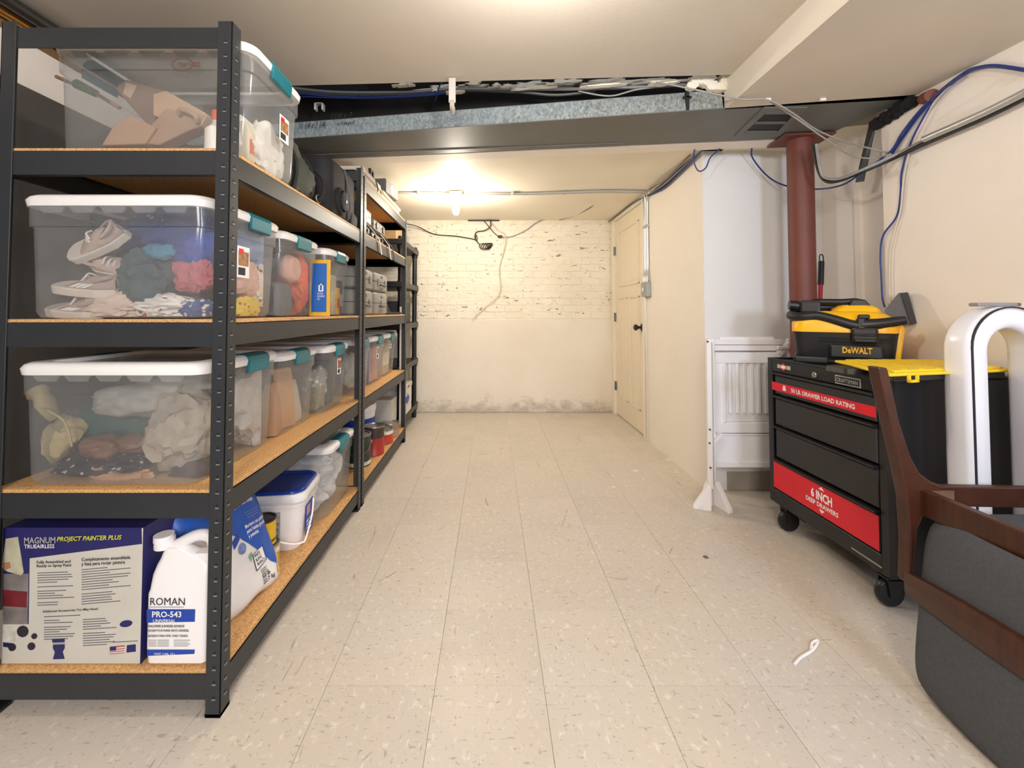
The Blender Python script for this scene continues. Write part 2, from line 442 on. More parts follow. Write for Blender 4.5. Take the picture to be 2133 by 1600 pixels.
# far right wall with the door opening
DY0, DY1, DZ = 3.59, 4.44, 2.035
wr = struct('wall_right_far', MB().box(XR1, XR1+.12, YF+.002, DY0, 0, 2.5).box(XR1, XR1+.12, DY1, YB+.1, 0, 2.5).box(XR1, XR1+.12, DY0, DY1, DZ, 2.5), WALLW)
struct('wall_recess_back', MB().box(XR1+.001, XRR+.1, YF-.004, YF+.1, 0, 2.5), BLUEW)
struct('wall_recess_side', MB().box(XRR, XRR+.1, 2.0, YF+.1, 0, 2.5), WALLW)
wn = struct('wall_right', MB().box(XR2, XRR+.1, -3.2, 2.0, 0, 2.5), WALLN)
struct('trim_1', MB().box(XRR-.018, XRR, at(0, 0, 1).y*0+2.28, 2.315, .1, ZL), WALLW)
struct('wall_behind', MB().box(XL-.1, XR2+.1, -3.3, -3.2, 0, 2.5), WALLW)
struct('baseboard_recess', MB().box(XR1+.12, XRR, YF-.014, YF, 0, .11, .003), mat('grey_base', '#a49d92', .6))
# ceilings
XS = 1.10
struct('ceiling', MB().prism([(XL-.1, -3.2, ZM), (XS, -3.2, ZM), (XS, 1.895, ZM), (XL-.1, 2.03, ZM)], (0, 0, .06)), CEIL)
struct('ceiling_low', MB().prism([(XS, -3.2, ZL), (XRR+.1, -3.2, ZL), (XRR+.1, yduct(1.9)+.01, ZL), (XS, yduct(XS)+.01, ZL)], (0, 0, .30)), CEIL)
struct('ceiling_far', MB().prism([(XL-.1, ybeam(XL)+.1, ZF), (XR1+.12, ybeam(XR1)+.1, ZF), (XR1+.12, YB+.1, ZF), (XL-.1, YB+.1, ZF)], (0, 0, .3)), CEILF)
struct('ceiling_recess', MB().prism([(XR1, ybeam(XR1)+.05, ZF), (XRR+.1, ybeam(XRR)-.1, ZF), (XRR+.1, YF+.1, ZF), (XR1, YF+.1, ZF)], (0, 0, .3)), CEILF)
struct('ceiling_cavity', MB().box(XL-.1, XRR+.1, 1.9, 2.9, 2.5, 2.56), DARKW)
struct('trim_2', MB().prism([(XL-.1, yduct(XL)+.16, ZM-.021), (XR2, yduct(XR2)+.16, ZM-.021), (XR2, yduct(XR2)+.22, ZM-.021), (XL-.1, yduct(XL)+.22, ZM-.021)], (0, 0, .36)), DARKW)  # dark joist header
# boxed beam behind the duct
struct('trim_3', MB().prism([(XL, ybeam(XL)+.002, ZL), (XR2-.02, ybeam(XR2)+.002, ZL), (XR2-.02, ybeam(XR2)+.11, ZL), (XL, ybeam(XL)+.11, ZL)], (0, 0, .33)), WALLW)
# wall ledge high on the left wall, and pipes
struct('trim_4', MB().box(XL, XL+.05, -1, 2.1, ZM-.06, ZM, .004), mat('old_wood_trim', '#8b6a3c', .6, 0, .3, 12))
tag(obj('drain_pipe', MB().cyl((XL+.13, -1, ZM-.03), (XL+.13, 2.0, ZM-.03), .022), mat('dark_pipe', '#3a3733', .4, .3)), 'dark pipe along the ceiling above the left wall corner', 'pipe')
tag(obj('copper_pipe', MB().cyl((XL+.075, -1, ZM-.045), (XL+.075, 2.0, ZM-.045), .014), mat('copper', '#b07a3a', .35, .7)), 'copper pipe beside the dark pipe at top left corner', 'pipe')

# door
d = thing('door_1', 'cream panelled door', 'door', (XR1, DY0, 0)); del d['label']; del d['category']; d['kind'] = 'structure'
obj('door_slab', MB().box(XR1+.012, XR1+.05, DY0+.004, DY1-.004, .01, DZ-.004, .002), DOORM, d)
def raised(y0, y1, z0, z1):
    g = MB()
    w_ = .016
    for a in ((y0, y1, z0, z0+w_), (y0, y1, z1-w_, z1), (y0, y0+w_, z0, z1), (y1-w_, y1, z0, z1)):
        g.box(XR1+.003, XR1+.013, *a, .003)
    g.box(XR1+.009, XR1+.013, y0+.04, y1-.04, z0+.04, z1-.04, .002)
    return g
for y0, y1, z0, z1 in ((DY0+.13, DY1-.13, 1.33, 1.9), (DY0+.13, (DY0+DY1)/2-.05, .2, 1.22), ((DY0+DY1)/2+.05, DY1-.13, .2, 1.22)):
    obj('panel', raised(y0, y1, z0, z1), DOORM, d)
kn = obj('knob', MB().lathe((XR1, DY0+.075, .94), [(.0001, .012), (.033, .012), (.033, .004), (.013, 0), (.011, -.022), (.02, -.03), (.028, -.042), (.026, -.056), (.012, -.064), (.0001, -.065)], 20, 'x'), BLACKM, d)
for z in (.3, 1.02, 1.72):
    obj('hinge', MB().box(XR1-.006, XR1+.012, DY1-.012, DY1+.02, z-.045, z+.045, .003).cyl((XR1-.006, DY1+.004, z-.047), (XR1-.006, DY1+.004, z+.047), .006, n=8), mat('hinge_metal', '#7d7f80', .4, .6), d)
cs = MB().box(XR1-.016, XR1+.002, DY0-.065, DY0, 0, ZF, .004).box(XR1-.016, XR1+.002, DY1, DY1+.07, 0, ZF, .004).box(XR1-.016, XR1+.002, DY0, DY1, DZ, ZF, .003)
struct('trim_5', cs, CREAM)

# ================================================================== DUCT, COLUMN, LAMP, CABLES
dt = thing('air_duct', 'grey sheet metal air duct running across under the ceiling', 'duct', (0, 2.1, ZL))
xa, xb = XL+.02, XR2-.005
H1 = .095
bot = [(xa, yduct(xa), ZL), (xb, yduct(xb), ZL), (xb-.06, ybeam(xb)-.02, ZL), (xa, ybeam(xa)-.004, ZL)]
obj('duct_bottom', MB().prism(bot, (0, 0, .004)), DUCTG, dt)
xg = XS-.01
obj('galvanized_side', MB().prism([(xa, yduct(xa)-.001, ZL+.004), (xg, yduct(xg)-.001, ZL+.004), (xg, yduct(xg)+.014, ZL+H1), (xa, yduct(xa)+.014, ZL+H1)], (0, .004, 0)), GALV, dt, label='spangled galvanized steel side')
obj('duct_top', MB().prism([(xa, yduct(xa)+.014, ZL+H1), (xg, yduct(xg)+.014, ZL+H1), (xg, ybeam(xg)-.01, ZL+H1), (xa, ybeam(xa)-.01, ZL+H1)], (0, 0, .003)), DUCTG, dt)
# folded seam on the bottom, near the beam
obj('seam', MB().prism([(xa, ybeam(xa)-.10, ZL-.004), (.75, ybeam(.75)-.06, ZL-.004), (.75, ybeam(.75)-.055, ZL-.004), (xa, ybeam(xa)-.09, ZL-.004)], (0, 0, .004)), DUCTG, dt)
# vent register in the bottom
def dz(px, py, z=ZL): return atZ(px, py, z)
q = [dz(1530, 282), dz(1622, 282), dz(1682, 222), dz(1592, 222)]
cen = sum(q, Vector())/4
vr = thing('vent_register', 'grey two-slot vent register set in the duct underside', 'vent', tuple(cen))
def ringp(q, s0, s1, z0, h):
    g = MB(); cc = sum(q, Vector())/4
    a = [cc+(p-cc)*s0 for p in q]; b_ = [cc+(p-cc)*s1 for p in q]
    for i in range(4):
        j = (i+1) % 4
        g.prism([a[i]+Vector((0, 0, z0)), a[j]+Vector((0, 0, z0)), b_[j]+Vector((0, 0, z0)), b_[i]+Vector((0, 0, z0))], (0, 0, h))
    return g
obj('frame', ringp(q, 1, .72, -.007, .007), DUCTG, vr)
ins = [cen+(p-cen)*.70 for p in q]
obj('dark_opening', MB().prism([p+Vector((0, 0, -.003)) for p in ins], (0, 0, .003)), STEELD, vr)
for f_ in (.0, .47, .94):
    a = ins[0].lerp(ins[3], f_); b_ = ins[1].lerp(ins[2], f_); c_ = ins[1].lerp(ins[2], f_+.08); e_ = ins[0].lerp(ins[3], f_+.08)
    obj('louver', MB().prism([p+Vector((0, 0, -.008)) for p in (a, b_, c_, e_)], (0, 0, .005)), DUCTG, vr)
# handwriting on galvanised side at left
for s_, px, py, w_, h_ in (('11 1/4 x 3 1/4', 618, 266, 62, 17), ('11/4 x 7', 690, 250, 50, 14), ('crawl', 705, 263, 40, 9)):
    X = (px-PX)/F*yduct(-.9); a = at(px, py, yduct(-.9)); a.y = yduct(a.x)
    text(s_, INK, dt, a, (1, -.157, 0), (0, .14, 1), w_*2.2/F, h_*2.2/F, shear=.3, off=.003)

col = thing('support_column', 'red oxide painted steel support column behind the tool chest', 'column', (1.70, 2.29, 0))
obj('shaft', MB().cyl((1.70, 2.29, 0), (1.70, 2.29, ZL-.016), .062, n=32), OXIDE, col)
obj('top_plate', MB().box(1.575, 1.83, 2.20, 2.38, ZL-.016, ZL-.0045, .002, Matrix.Translation((1.7, 2.29, 0)) @ Matrix.Rotation(-.1, 4, 'Z') @ Matrix.Translation((-1.7, -2.29, 0))), OXIDE, col)

# bare bulb on the far ceiling
LP = at(950, 400, 3.45); LX = LP.x
lamp = thing('bulb_fixture', 'porcelain bulb holder with bare glowing bulb on the far ceiling', 'lamp', (LX, 3.45, ZF))
obj('junction_box', MB().box(LX-.055, LX+.055, 3.40, 3.50, ZF-.035, ZF, .004), mat('box_steel', '#c9c2b4', .35, .6), lamp)
obj('lampholder', MB().lathe((LX, 3.45, ZF-.035), [(.0001, 0), (.055, 0), (.055, -.012), (.036, -.03), (.027, -.06), (.0001, -.06)], 24), WHITE, lamp)
obj('bulb', MB().lathe((LX, 3.45, ZF-.095), [(.012, 0), (.014, -.012), (.024, -.035), (.030, -.055), (.028, -.075), (.018, -.092), (.0001, -.098)], 20), m_emit('bulb_glow', (1, .80, .50), 60), lamp)
light('far_bulb_light', 'POINT', (LX, 3.45, ZF-.20), 13.2, (1.0, .92, .81), .037)

def cable(name, pts, r, m, label, cat='cable', group=None, **k):
    return tag(obj(name, MB().tube(pts, r, **k), m), label, cat, group)
def pp(*a): return [at(*p) for p in a]
# conduits on far ceiling
zc = ZF-.012
cd = thing('ceiling_conduit', 'thin steel conduit pair either side of the bare bulb', 'conduit', (0, 3.45, ZF))
obj('pipe', MB().cyl((-1.3, 3.44, zc), (LX-.05, 3.44, zc), .009, n=8), SILV, cd)
obj('pipe', MB().tube([(LX+.05, 3.45, zc), (.3, 3.45, zc), (.55, 3.42, zc), (.95, 3.38, zc), (1.27, 3.40, zc)], .009, 8), SILV, cd)
obj('pipe', MB().tube([(LX+.05, 3.475, zc), (.3, 3.475, zc), (.55, 3.45, zc), (.95, 3.41, zc), (1.25, 3.43, zc)], .009, 8), SILV, cd)
for x in (-.62, .16, .6): obj('clamp', MB().box(x, x+.02, 3.42, 3.47, zc-.011, ZF, .002), SILV, cd)
# vertical conduits beside the door down to a switch box
bx = at(1347, 603, 3.47)
vc = thing('wall_conduit', 'three vertical steel conduits beside the cream door', 'conduit', (1.28, 3.47, bx.z))
for k, yy in enumerate((3.455, 3.49, 3.52)):
    xo = XR1-.012-.002*k
    obj('pipe', MB().tube([(xo-.01, yy-.03+.02*k, ZF-.02), (xo, yy, ZF-.12), (xo, yy, 1.62), (xo, yy, 1.45), (xo-.012, yy-.012, 1.36), (xo-.014, yy-.012, bx.z+.05)], .009, 8), SILV, vc)
obj('clamp', MB().box(XR1-.024, XR1, 3.435, 3.54, 1.78, 1.80, .002), SILV, vc)
sb = thing('switch_box', 'small grey metal switch box under the conduits by the door', 'switch', (XR1, 3.47, bx.z))
obj('box', MB().box(XR1-.045, XR1, 3.42, 3.53, bx.z-.06, bx.z+.06, .004), mat('box_grey', '#a7aaa8', .35, .6), sb)
obj('toggle', MB().box(XR1-.052, XR1-.045, 3.465, 3.485, bx.z-.015, bx.z+.015, .002), WHITE, sb)
cable('thin_conduit', [(XR1-.02, 3.505, bx.z-.06), (XR1-.02, 3.51, .6), (XR1-.02, 3.51, .02)], .004, SILV, 'thin grey line running from the switch box to the floor', 'conduit', sub=1)
# bundle along the ceiling corner towards the camera
for k, (m_, dy, nm) in enumerate(((DGREYC, 0, 'topmost dark grey cable along the door wall ceiling corner'), (GREYC, .02, 'middle grey cable along the door wall ceiling corner'), (BLUEC, .045, 'blue cable along the door wall ceiling corner'), (BLKC, .03, 'black cable along the door wall ceiling corner'))):
    cable('corner_cable', [(XR1-.012-.008*(k % 2), 3.42, ZF-.03-.004*k), (XR1-.015, 3.1, ZF-.025-dy), (XR1-.02, 2.8, ZF-.015-dy*.7), (XR1-.03, 2.5, ZF-.02)], .006, m_, nm, group='cables on the door wall corner')
cable('door_cable', [(XR1-.02, 3.42, ZF-.03), (XR1-.03, 3.8, ZF-.012), (XR1-.028, 4.2, ZF-.012), (XR1-.04, 4.5, ZF-.02)], .006, DGREYC, 'dark grey cable over the door frame to the back wall')
cable('loose_wire', pp((1438, 322, 2.62), (1400, 360, 2.9), (1375, 382, 3.1), (1350, 395, 3.4)), .003, DGREYC, 'thin slack wire curving below the corner cables')
cable('ceiling_wire', pp((1235, 378, 3.5), (1270, 385, 3.45), (1272, 400, 3.7), (1262, 420, 3.9), (1275, 430, 4.1)), .003, DGREYC, 'short wavy wire on far ceiling near the door')
# back wall cords
Yw = YB-.03
cable('power_cord', pp((845, 466, Yw-.35), (870, 472, Yw-.1), (905, 488, Yw), (950, 492, Yw), (990, 499, Yw)), .0055, BLKC, 'black cord sagging across the top of the brick wall at left')
cable('draped_cable', pp((1235, 430, 4.1), (1190, 452, 4.4), (1130, 458, Yw), (1095, 480, Yw), (1065, 493, Yw), (1045, 494, Yw)), .005, GREYC, 'grey cable draped along the top of brick wall from the right')
cable('ceiling_cable', pp((1300, 388, 3.5), (1262, 396, 3.6), (1235, 428, 3.9), (1200, 448, 4.3), (1165, 458, Yw)), .005, DGREYC, 'dark cable crossing the far ceiling down to the bricks')
cable('hanging_cable', pp((1020, 460, Yw), (1035, 478, Yw-.02), (1052, 490, Yw-.02), (1050, 520, Yw), (1040, 560, Yw), (1043, 600, Yw), (1035, 620, Yw), (1005, 645, Yw), (983, 668, Yw-.01)), .005, CREAMC, 'cream cable hanging down the middle of brick wall')
cable('tangled_cord', pp((1020, 455, Yw), (1022, 470, Yw-.02), (1010, 480, Yw-.03), (992, 484, Yw-.02), (990, 498, Yw-.02), (1000, 510, Yw-.03)), .0055, BLKC, 'black cord dropping from ceiling gap to the coiled cord')
cable('drop_wire', pp((1008, 460, Yw), (1018, 472, Yw), (1030, 486, Yw), (1040, 493, Yw)), .005, DGREYC, 'grey cord running from the ceiling gap to the black plug')
lp = MB()
for k in range(5):
    c0 = at(1007+k*1.5, 513, Yw-.03); a_ = .25*k
    lp.tube([c0+Vector((.045*math.cos(u)*math.cos(a_)+.01*k, -.008*k*math.sin(u), .03*math.sin(u+a_))) for u in [i*PI/6 for i in range(13)]], .0045, 6, 2)
tag(obj('coiled_cord', lp, BLKC), 'small bundle of coiled black cord hanging on the brick wall', 'cord')
pg = at(1042, 493, Yw-.012)
tag(obj('plug', MB().box(pg.x-.02, pg.x+.02, pg.y-.015, pg.y+.015, pg.z-.014, pg.z+.014, .004).cyl(pg+Vector((-.03, 0, 0)), pg+Vector((-.02, 0, 0)), .008, n=8), BLACK), 'black plug on the brick wall right of the coiled cord', 'plug')
pg = at(992, 496, Yw-.012)
tag(obj('cord_connector', MB().box(pg.x-.012, pg.x+.012, pg.y-.012, pg.y+.012, pg.z-.03, pg.z+.02, .004).cyl(pg+Vector((0, 0, .02)), pg+Vector((0, 0, .035)), .007, n=8), BLACK), 'black connector above the coiled cord on the brick wall', 'plug')
# stuff in the joist gap above the duct
def yg(X, d=.0): return yduct(X)+.03+d
def gp(px, py, d=0):
    Y = 2.12
    for _ in range(4): Y = yg(((px-PX)/F)*Y, d)
    return at(px, py, Y)
cable('rusty_pipe', [gp(900, 186, .06), gp(1100, 180, .06), gp(1300, 174, .06), gp(1545, 168, .06)], .011, mat('rust_pipe', '#6e3a2c', .6, .2, .3, 30), 'thin rusty pipe above the duct under the ceiling edge', 'pipe', n=8)
cable('grey_bundle_cable', [gp(600, 182, -.02), gp(700, 192, -.02), gp(850, 192, -.02), gp(945, 186, -.03), gp(1100, 186, -.02), gp(1250, 184, -.02), gp(1400, 178, 0), gp(1500, 170, .02)], .008, GREYC, 'light grey cable, upper one of the bundle above the duct')
cable('dark_bundle_cable', [gp(600, 188, -.02), gp(720, 198, -.02), gp(850, 196, -.02), gp(945, 188, -.03), gp(1080, 192, -.02), gp(1160, 198, -.01), gp(1240, 190, 0)], .007, DGREYC, 'dark grey cable, lower one of the bundle above the duct')
cable('blue_bundle_cable', [gp(600, 192, -.03), gp(680, 200, -.03), gp(760, 204, -.03), (gp(850, 200, -.03)), gp(935, 192, -.035)], .008, BLUEC, 'blue cable above the duct, lower left of the white strap')
cable('blue_thin_cable', [gp(610, 200, -.035), gp(700, 204, -.035), gp(800, 203, -.035), gp(900, 198, -.035), gp(935, 190, -.04), gp(948, 172, -.2), gp(930, 162, -.2), gp(915, 180, -.15), gp(907, 212, -.02)], .004, BLUEC, 'thin blue wire looped around the white strap under ceiling')
cable('slack_white_wire', [gp(1205, 190, -.02), gp(1270, 200, -.02), gp(1330, 186, -.02), gp(1420, 176, -.01)], .004, GREYC, 'pale slack wire over the duct right of white strap')
ch = MB()
for k in range(34):
    px = random.uniform(830, 1545)**1.0; f_ = (px-830)/715
    py = 186-14*f_+random.uniform(-9, 10)
    c0 = gp(px, py-4, random.uniform(-.09, .03)); L = random.uniform(.02, .11); h = random.uniform(.004, .015)
    n_ = 15; pl = []
    for i in range(n_):
        u = 2*PI*i/n_; rr = random.uniform(.35, 1.25); pl.append(c0+Vector((L*math.cos(u)*rr, -.157*L*math.cos(u)*rr, h*math.sin(u)*rr)))
    ch.prism(pl, (0, random.uniform(.01, .03), 0))
for k in range(16):
    px = random.uniform(1440, 1545); c0 = gp(px, random.uniform(156, 186)-(px-1440)*.08, -.05); 
    pl = [c0+Vector((.035*math.cos(u)*random.uniform(.6, 1.3), 0, .018*math.sin(u)*random.uniform(.6, 1.3))) for u in [i*PI/4 for i in range(8)]]
    ch.prism(pl, (0, random.uniform(.01, .04), 0))
tag(obj('plaster_crumbs', ch, PLAST), 'crumbled white plaster along the ceiling edge above duct', 'plaster', kind='stuff')
st = at(942, 190, 1.915)
sp = thing('pipe_strap', 'white hanging strap holding cables under the ceiling edge', 'strap', tuple(st))
obj('band', MB().box(st.x-.016, st.x+.016, st.y-.004, st.y, st.z-.055, ZM-.005, .001), mat('strap_white', '#c9c6c0', .4, .3), sp)
obj('hook', MB().tube([st+Vector((0, -.002, -.05)), st+Vector((.0, -.012, -.075)), st+Vector((0, .02, -.085)), st+Vector((0, .04, -.06))], .012, 6), mat('strap_white', '#c9c6c0'), sp)
cl = at(668, 226, yduct(-.9)+.02)
tag(obj('cable_clip', MB().box(cl.x-.025, cl.x-.015, cl.y-.03, cl.y, cl.z-.02, cl.z+.02, .002).box(cl.x+.015, cl.x+.025, cl.y-.03, cl.y, cl.z-.02, cl.z+.02, .002).box(cl.x-.025, cl.x+.025, cl.y-.03, cl.y, cl.z+.014, cl.z+.02, .002), mat('strap_white', '#c9c6c0')), 'small silver clip on the dark joist above the duct at left', 'clip')
hk = gp(1433, 212, -.035)
tag(obj('duct_hanger', MB().box(hk.x-.008, hk.x+.008, hk.y, hk.y+.02, hk.z-.04, hk.z+.05, .002).box(hk.x-.02, hk.x+.02, hk.y, hk.y+.02, hk.z+.02, hk.z+.03, .002), STEELD), 'dark metal hanger on the galvanized duct side near the soffit', 'bracket')
tag(obj('black_board', MB().prism([gp(600, 168, .02), gp(716, 167, .02), gp(722, 176, .02), gp(765, 178, .02), gp(770, 188, .02), gp(600, 190, .02)], (0, .02, 0)), mat('black_board', '#141319', .7)), 'black board scrap above the cables at the upper left', 'board')
# thin cables from joist gap across the soffit and duct to the right wall
cable('white_thin_cable', pp((1350, 168, 1.98), (1430, 183, 1.9), (1540, 206, 1.85), (1598, 208, 1.82), (1650, 235, 1.84), (1700, 270, 1.9), (1760, 295, 1.95), (1815, 310, 1.97), (1850, 318, 1.93)), .004, mat('offwhite_cable', '#94918a', .5), 'off-white cable crossing under the vent to the right wall')
cable('white_thin_cable', pp((1598, 207, 1.83), (1660, 248, 1.86), (1720, 290, 1.9), (1770, 322, 1.95), (1815, 330, 1.95), (1850, 322, 1.9)), .0035, mat('offwhite_cable', '#94918a', .5), 'second off-white cable sagging lower beside the column top')
for px in (1598, 1712): 
    p = at(px, 209, 1.86); tag(obj('cable_staple', MB().box(p.x-.012, p.x+.012, p.y-.012, p.y, ZL-.012, ZL-.001, .002), WHITE), 'white cable staple at the soffit edge, %s' % ('left of the vent' if px < 1600 else 'right of the vent'), 'staple')
# cables on the right wall
def rw(px, py, d=.012): return atX(px, py, XR2-d)
cable('wall_conduit_pipe', [rw(2160, 180, .045), rw(2050, 235, .045), rw(1925, 290, .045)], .014, SILV, 'shiny steel conduit sloping down the upper right wall', 'conduit', n=10)
cable('black_wall_cable', [rw(2160, 192, .03), rw(2050, 246, .03), rw(1930, 298, .03), rw(1860, 330, .035), at(1790, 360, 1.98), at(1740, 378, 2.08), at(1716, 374, 2.13), at(1702, 345, 2.14), at(1694, 300, 2.14)], .009, BLKC, 'thick black cable from the right wall conduit up to column top')
cable('grey_wall_cable', [rw(1925, 292, .035), rw(1870, 320, .035), at(1800, 352, 1.94), at(1750, 372, 2.04), at(1718, 370, 2.11), at(1708, 350, 2.12), at(1700, 300, 2.12)], .007, GREYC, 'grey cable running beside the thick black one behind column')
cable('blue_wall_cable', [rw(2160, 150, .012), rw(2080, 138), rw(2040, 141), rw(2010, 152), rw(1960, 190), rw(1915, 238), rw(1870, 300), rw(1858, 320)], .0075, BLUEC, 'thick blue cable bundle arching along the upper right wall')
cable('blue_drop_cable', [rw(2008, 153, .02), rw(1950, 205, .02), rw(1915, 260, .025), rw(1892, 310, .025), rw(1878, 360), rw(1876, 400), rw(1868, 450), rw(1840, 490), rw(1834, 530), rw(1836, 580), rw(1838, 620), rw(1843, 640)], .004, BLUEC, 'blue cable dropping down the right wall behind the vacuum')
cable('blue_side_cable', [rw(2005, 156, .03), rw(1930, 215, .03), rw(1880, 275, .035), rw(1855, 315, .04), at(1805, 352, 1.98), at(1755, 385, 2.1), at(1700, 394, 2.42), at(1640, 388, 2.45), at(1600, 368, 2.5), at(1568, 330, 2.5), at(1566, 308, 2.45)], .0045, BLUEC, 'thin blue cable passing behind the column to the recess')
cable('grey_drop_cable', [rw(1995, 162, .02), rw(1940, 220, .02), rw(1905, 285, .02), rw(1888, 340), rw(1880, 390), rw(1875, 440), rw(1862, 485), rw(1854, 530), rw(1853, 600), rw(1856, 645)], .003, CREAMC, 'thin cream wire hanging beside the blue one on right wall')
cable('recess_blue_loop', pp((1447, 308, 2.45), (1445, 335, 2.45), (1455, 356, 2.45), (1470, 350, 2.45), (1480, 328, 2.44), (1502, 308, 2.44)), .004, BLUEC, 'small blue cable loop at the top corner of the recess')
tag(obj('wall_strap', MB().prism([atX(1826, 257, XR2-.006), atX(1812, 258, XR2-.006), at(1783, 380, 2.12), at(1800, 378, 2.1)], (-.004, 0, 0)), mat('strap_dark', '#3d3d3f', .5, .3)), 'dark metal strap hanging down from the duct end by the right wall', 'strap')
fo = MB()
for k in range(9):
    f_ = k/8; p = rw(1826+68*f_, 258-45*f_, .02)
    bm = bmesh.new(); bmesh.ops.create_icosphere(bm, subdivisions=2, radius=.028)
    for v in bm.verts: v.co *= 1+.5*noise.noise(v.co*40+Vector((k, 0, 0)))
    bmesh.ops.translate(bm, vec=p, verts=bm.verts); fo.bm(bm)
tag(obj('black_foam', fo, mat('foam_black', '#101012', .9, 0, .1, 30, 200, .4)), 'black foam filling between duct end and right wall', 'foam', kind='stuff')
tag(obj('pipe_stub', MB().cyl(rw(1925, 205, 0), rw(1925, 205, .03)-Vector((0, .03, 0)), .024, n=16), mat('rust_brown', '#7a4536', .7, 0, .25, 30)), 'round rusty pipe stub where the right wall meets the ceiling', 'pipe')
# ================================================================== RACKS
RX0, RX1 = -1.36, -.72
LV = [.12, .595, 1.055, 1.528]
def post(sx, sy, x, y, h):
    """L angle post: corner at (x,y), flanges point to -sx, -sy"""
    g = MB(); w_ = .040; t_ = .003
    g.box(x, x-sx*w_, y, y-sy*t_, 0, h, .0006).box(x, x-sx*t_, y, y-sy*w_, 0, h, .0006)
    return g
def slots(sx, sy, x, y, h):
    g = MB(); l = MB(); z = .05
    while z < h-.03:
        for o1 in (.5,):
            g.box(x-sx*.021, x-sx*.015, y-sy*0+sy*.0006, y, z, z+.007).box(x+sx*.0006, x, y-sy*.016, y-sy*.022, z, z+.007)
            l.box(x-sx*.022, x-sx*.013, y+sy*.002, y, z-.0028, z).box(x+sx*.002, x, y-sy*.014, y-sy*.024, z-.0028, z)
        z += .0385
    return g, l
def rack(y0, y1, lv, h, brace, label):
    t = thing('storage_rack', label, 'shelf rack', ((RX0+RX1)/2, y0, 0), group='charcoal steel storage racks')
    for sx in (1, -1):
        for sy in (1, -1):
            x = RX1 if sx > 0 else RX0; y = y1 if sy > 0 else y0
            p = obj('post', post(sx, sy, x, y, h), STEEL, t)
            if sx > 0:
                a, b_ = slots(sx, sy, x, y, h)
                obj('keyhole_slots', a, STEELD, p, kind='stuff'); obj('slot_lips', b_, SLOTL, p, kind='stuff')
            obj('foot_cap', MB().box(x, x-sx*.043, y, y-sy*.043, 0, .012, .002), BLACK, p)
    def beamx(y, sy, z):      # short beam across the rack depth
        return MB().box(RX0+.0405, RX1-.0405, y-sy*.004, y-sy*.0055, z-.075, z-.008).box(RX0+.0405, RX1-.0405, y-sy*.004, y-sy*.022, z-.075, z-.0735).box(RX0+.0405, RX1-.0405, y-sy*.004, y-sy*.022, z-.0125, z-.011).box(RX0+.004, RX1-.004, y-sy*.0035, y-sy*.0055, z-.075, z-.011)
    def beamy(x, sx, z):
        return MB().box(x-sx*.0035, x-sx*.0055, y0+.004, y1-.004, z-.075, z-.011).box(x-sx*.0035, x-sx*.022, y0+.0405, y1-.0405, z-.075, z-.0735).box(x-sx*.0035, x-sx*.022, y0+.0405, y1-.0405, z-.0125, z-.011)
    for z in lv:
        for sy, y in ((1, y1), (-1, y0)): obj('short_beam', beamx(y, sy, z), STEEL, t)
        for sx, x in ((1, RX1), (-1, RX0)): obj('long_beam', beamy(x, sx, z), STEEL, t)
        obj('shelf_board', MB().box(RX0+.006, RX1-.006, y0+.006, y1-.006, z-.0105, z, .0008), BOARD, t)
    if brace:
        for sy, y in ((1, y1), (-1, y0)):
            z = 1.866; obj('top_brace', MB().box(RX0+.004, RX1-.004, y-sy*.0035, y-sy*.0055, z-.058, z).box(RX0+.0405, RX1-.0405, y-sy*.004, y-sy*.02, z-.0015, z), STEEL, t)
    return t
R1 = rack(1.14, 2.325, LV, 1.882, True, 'near charcoal steel rack with four particle board shelves of clear totes')
R2 = rack(2.345, 3.52, LV+[1.838], 1.845, False, 'far charcoal steel rack with five shelves of hard cases, totes and cans')

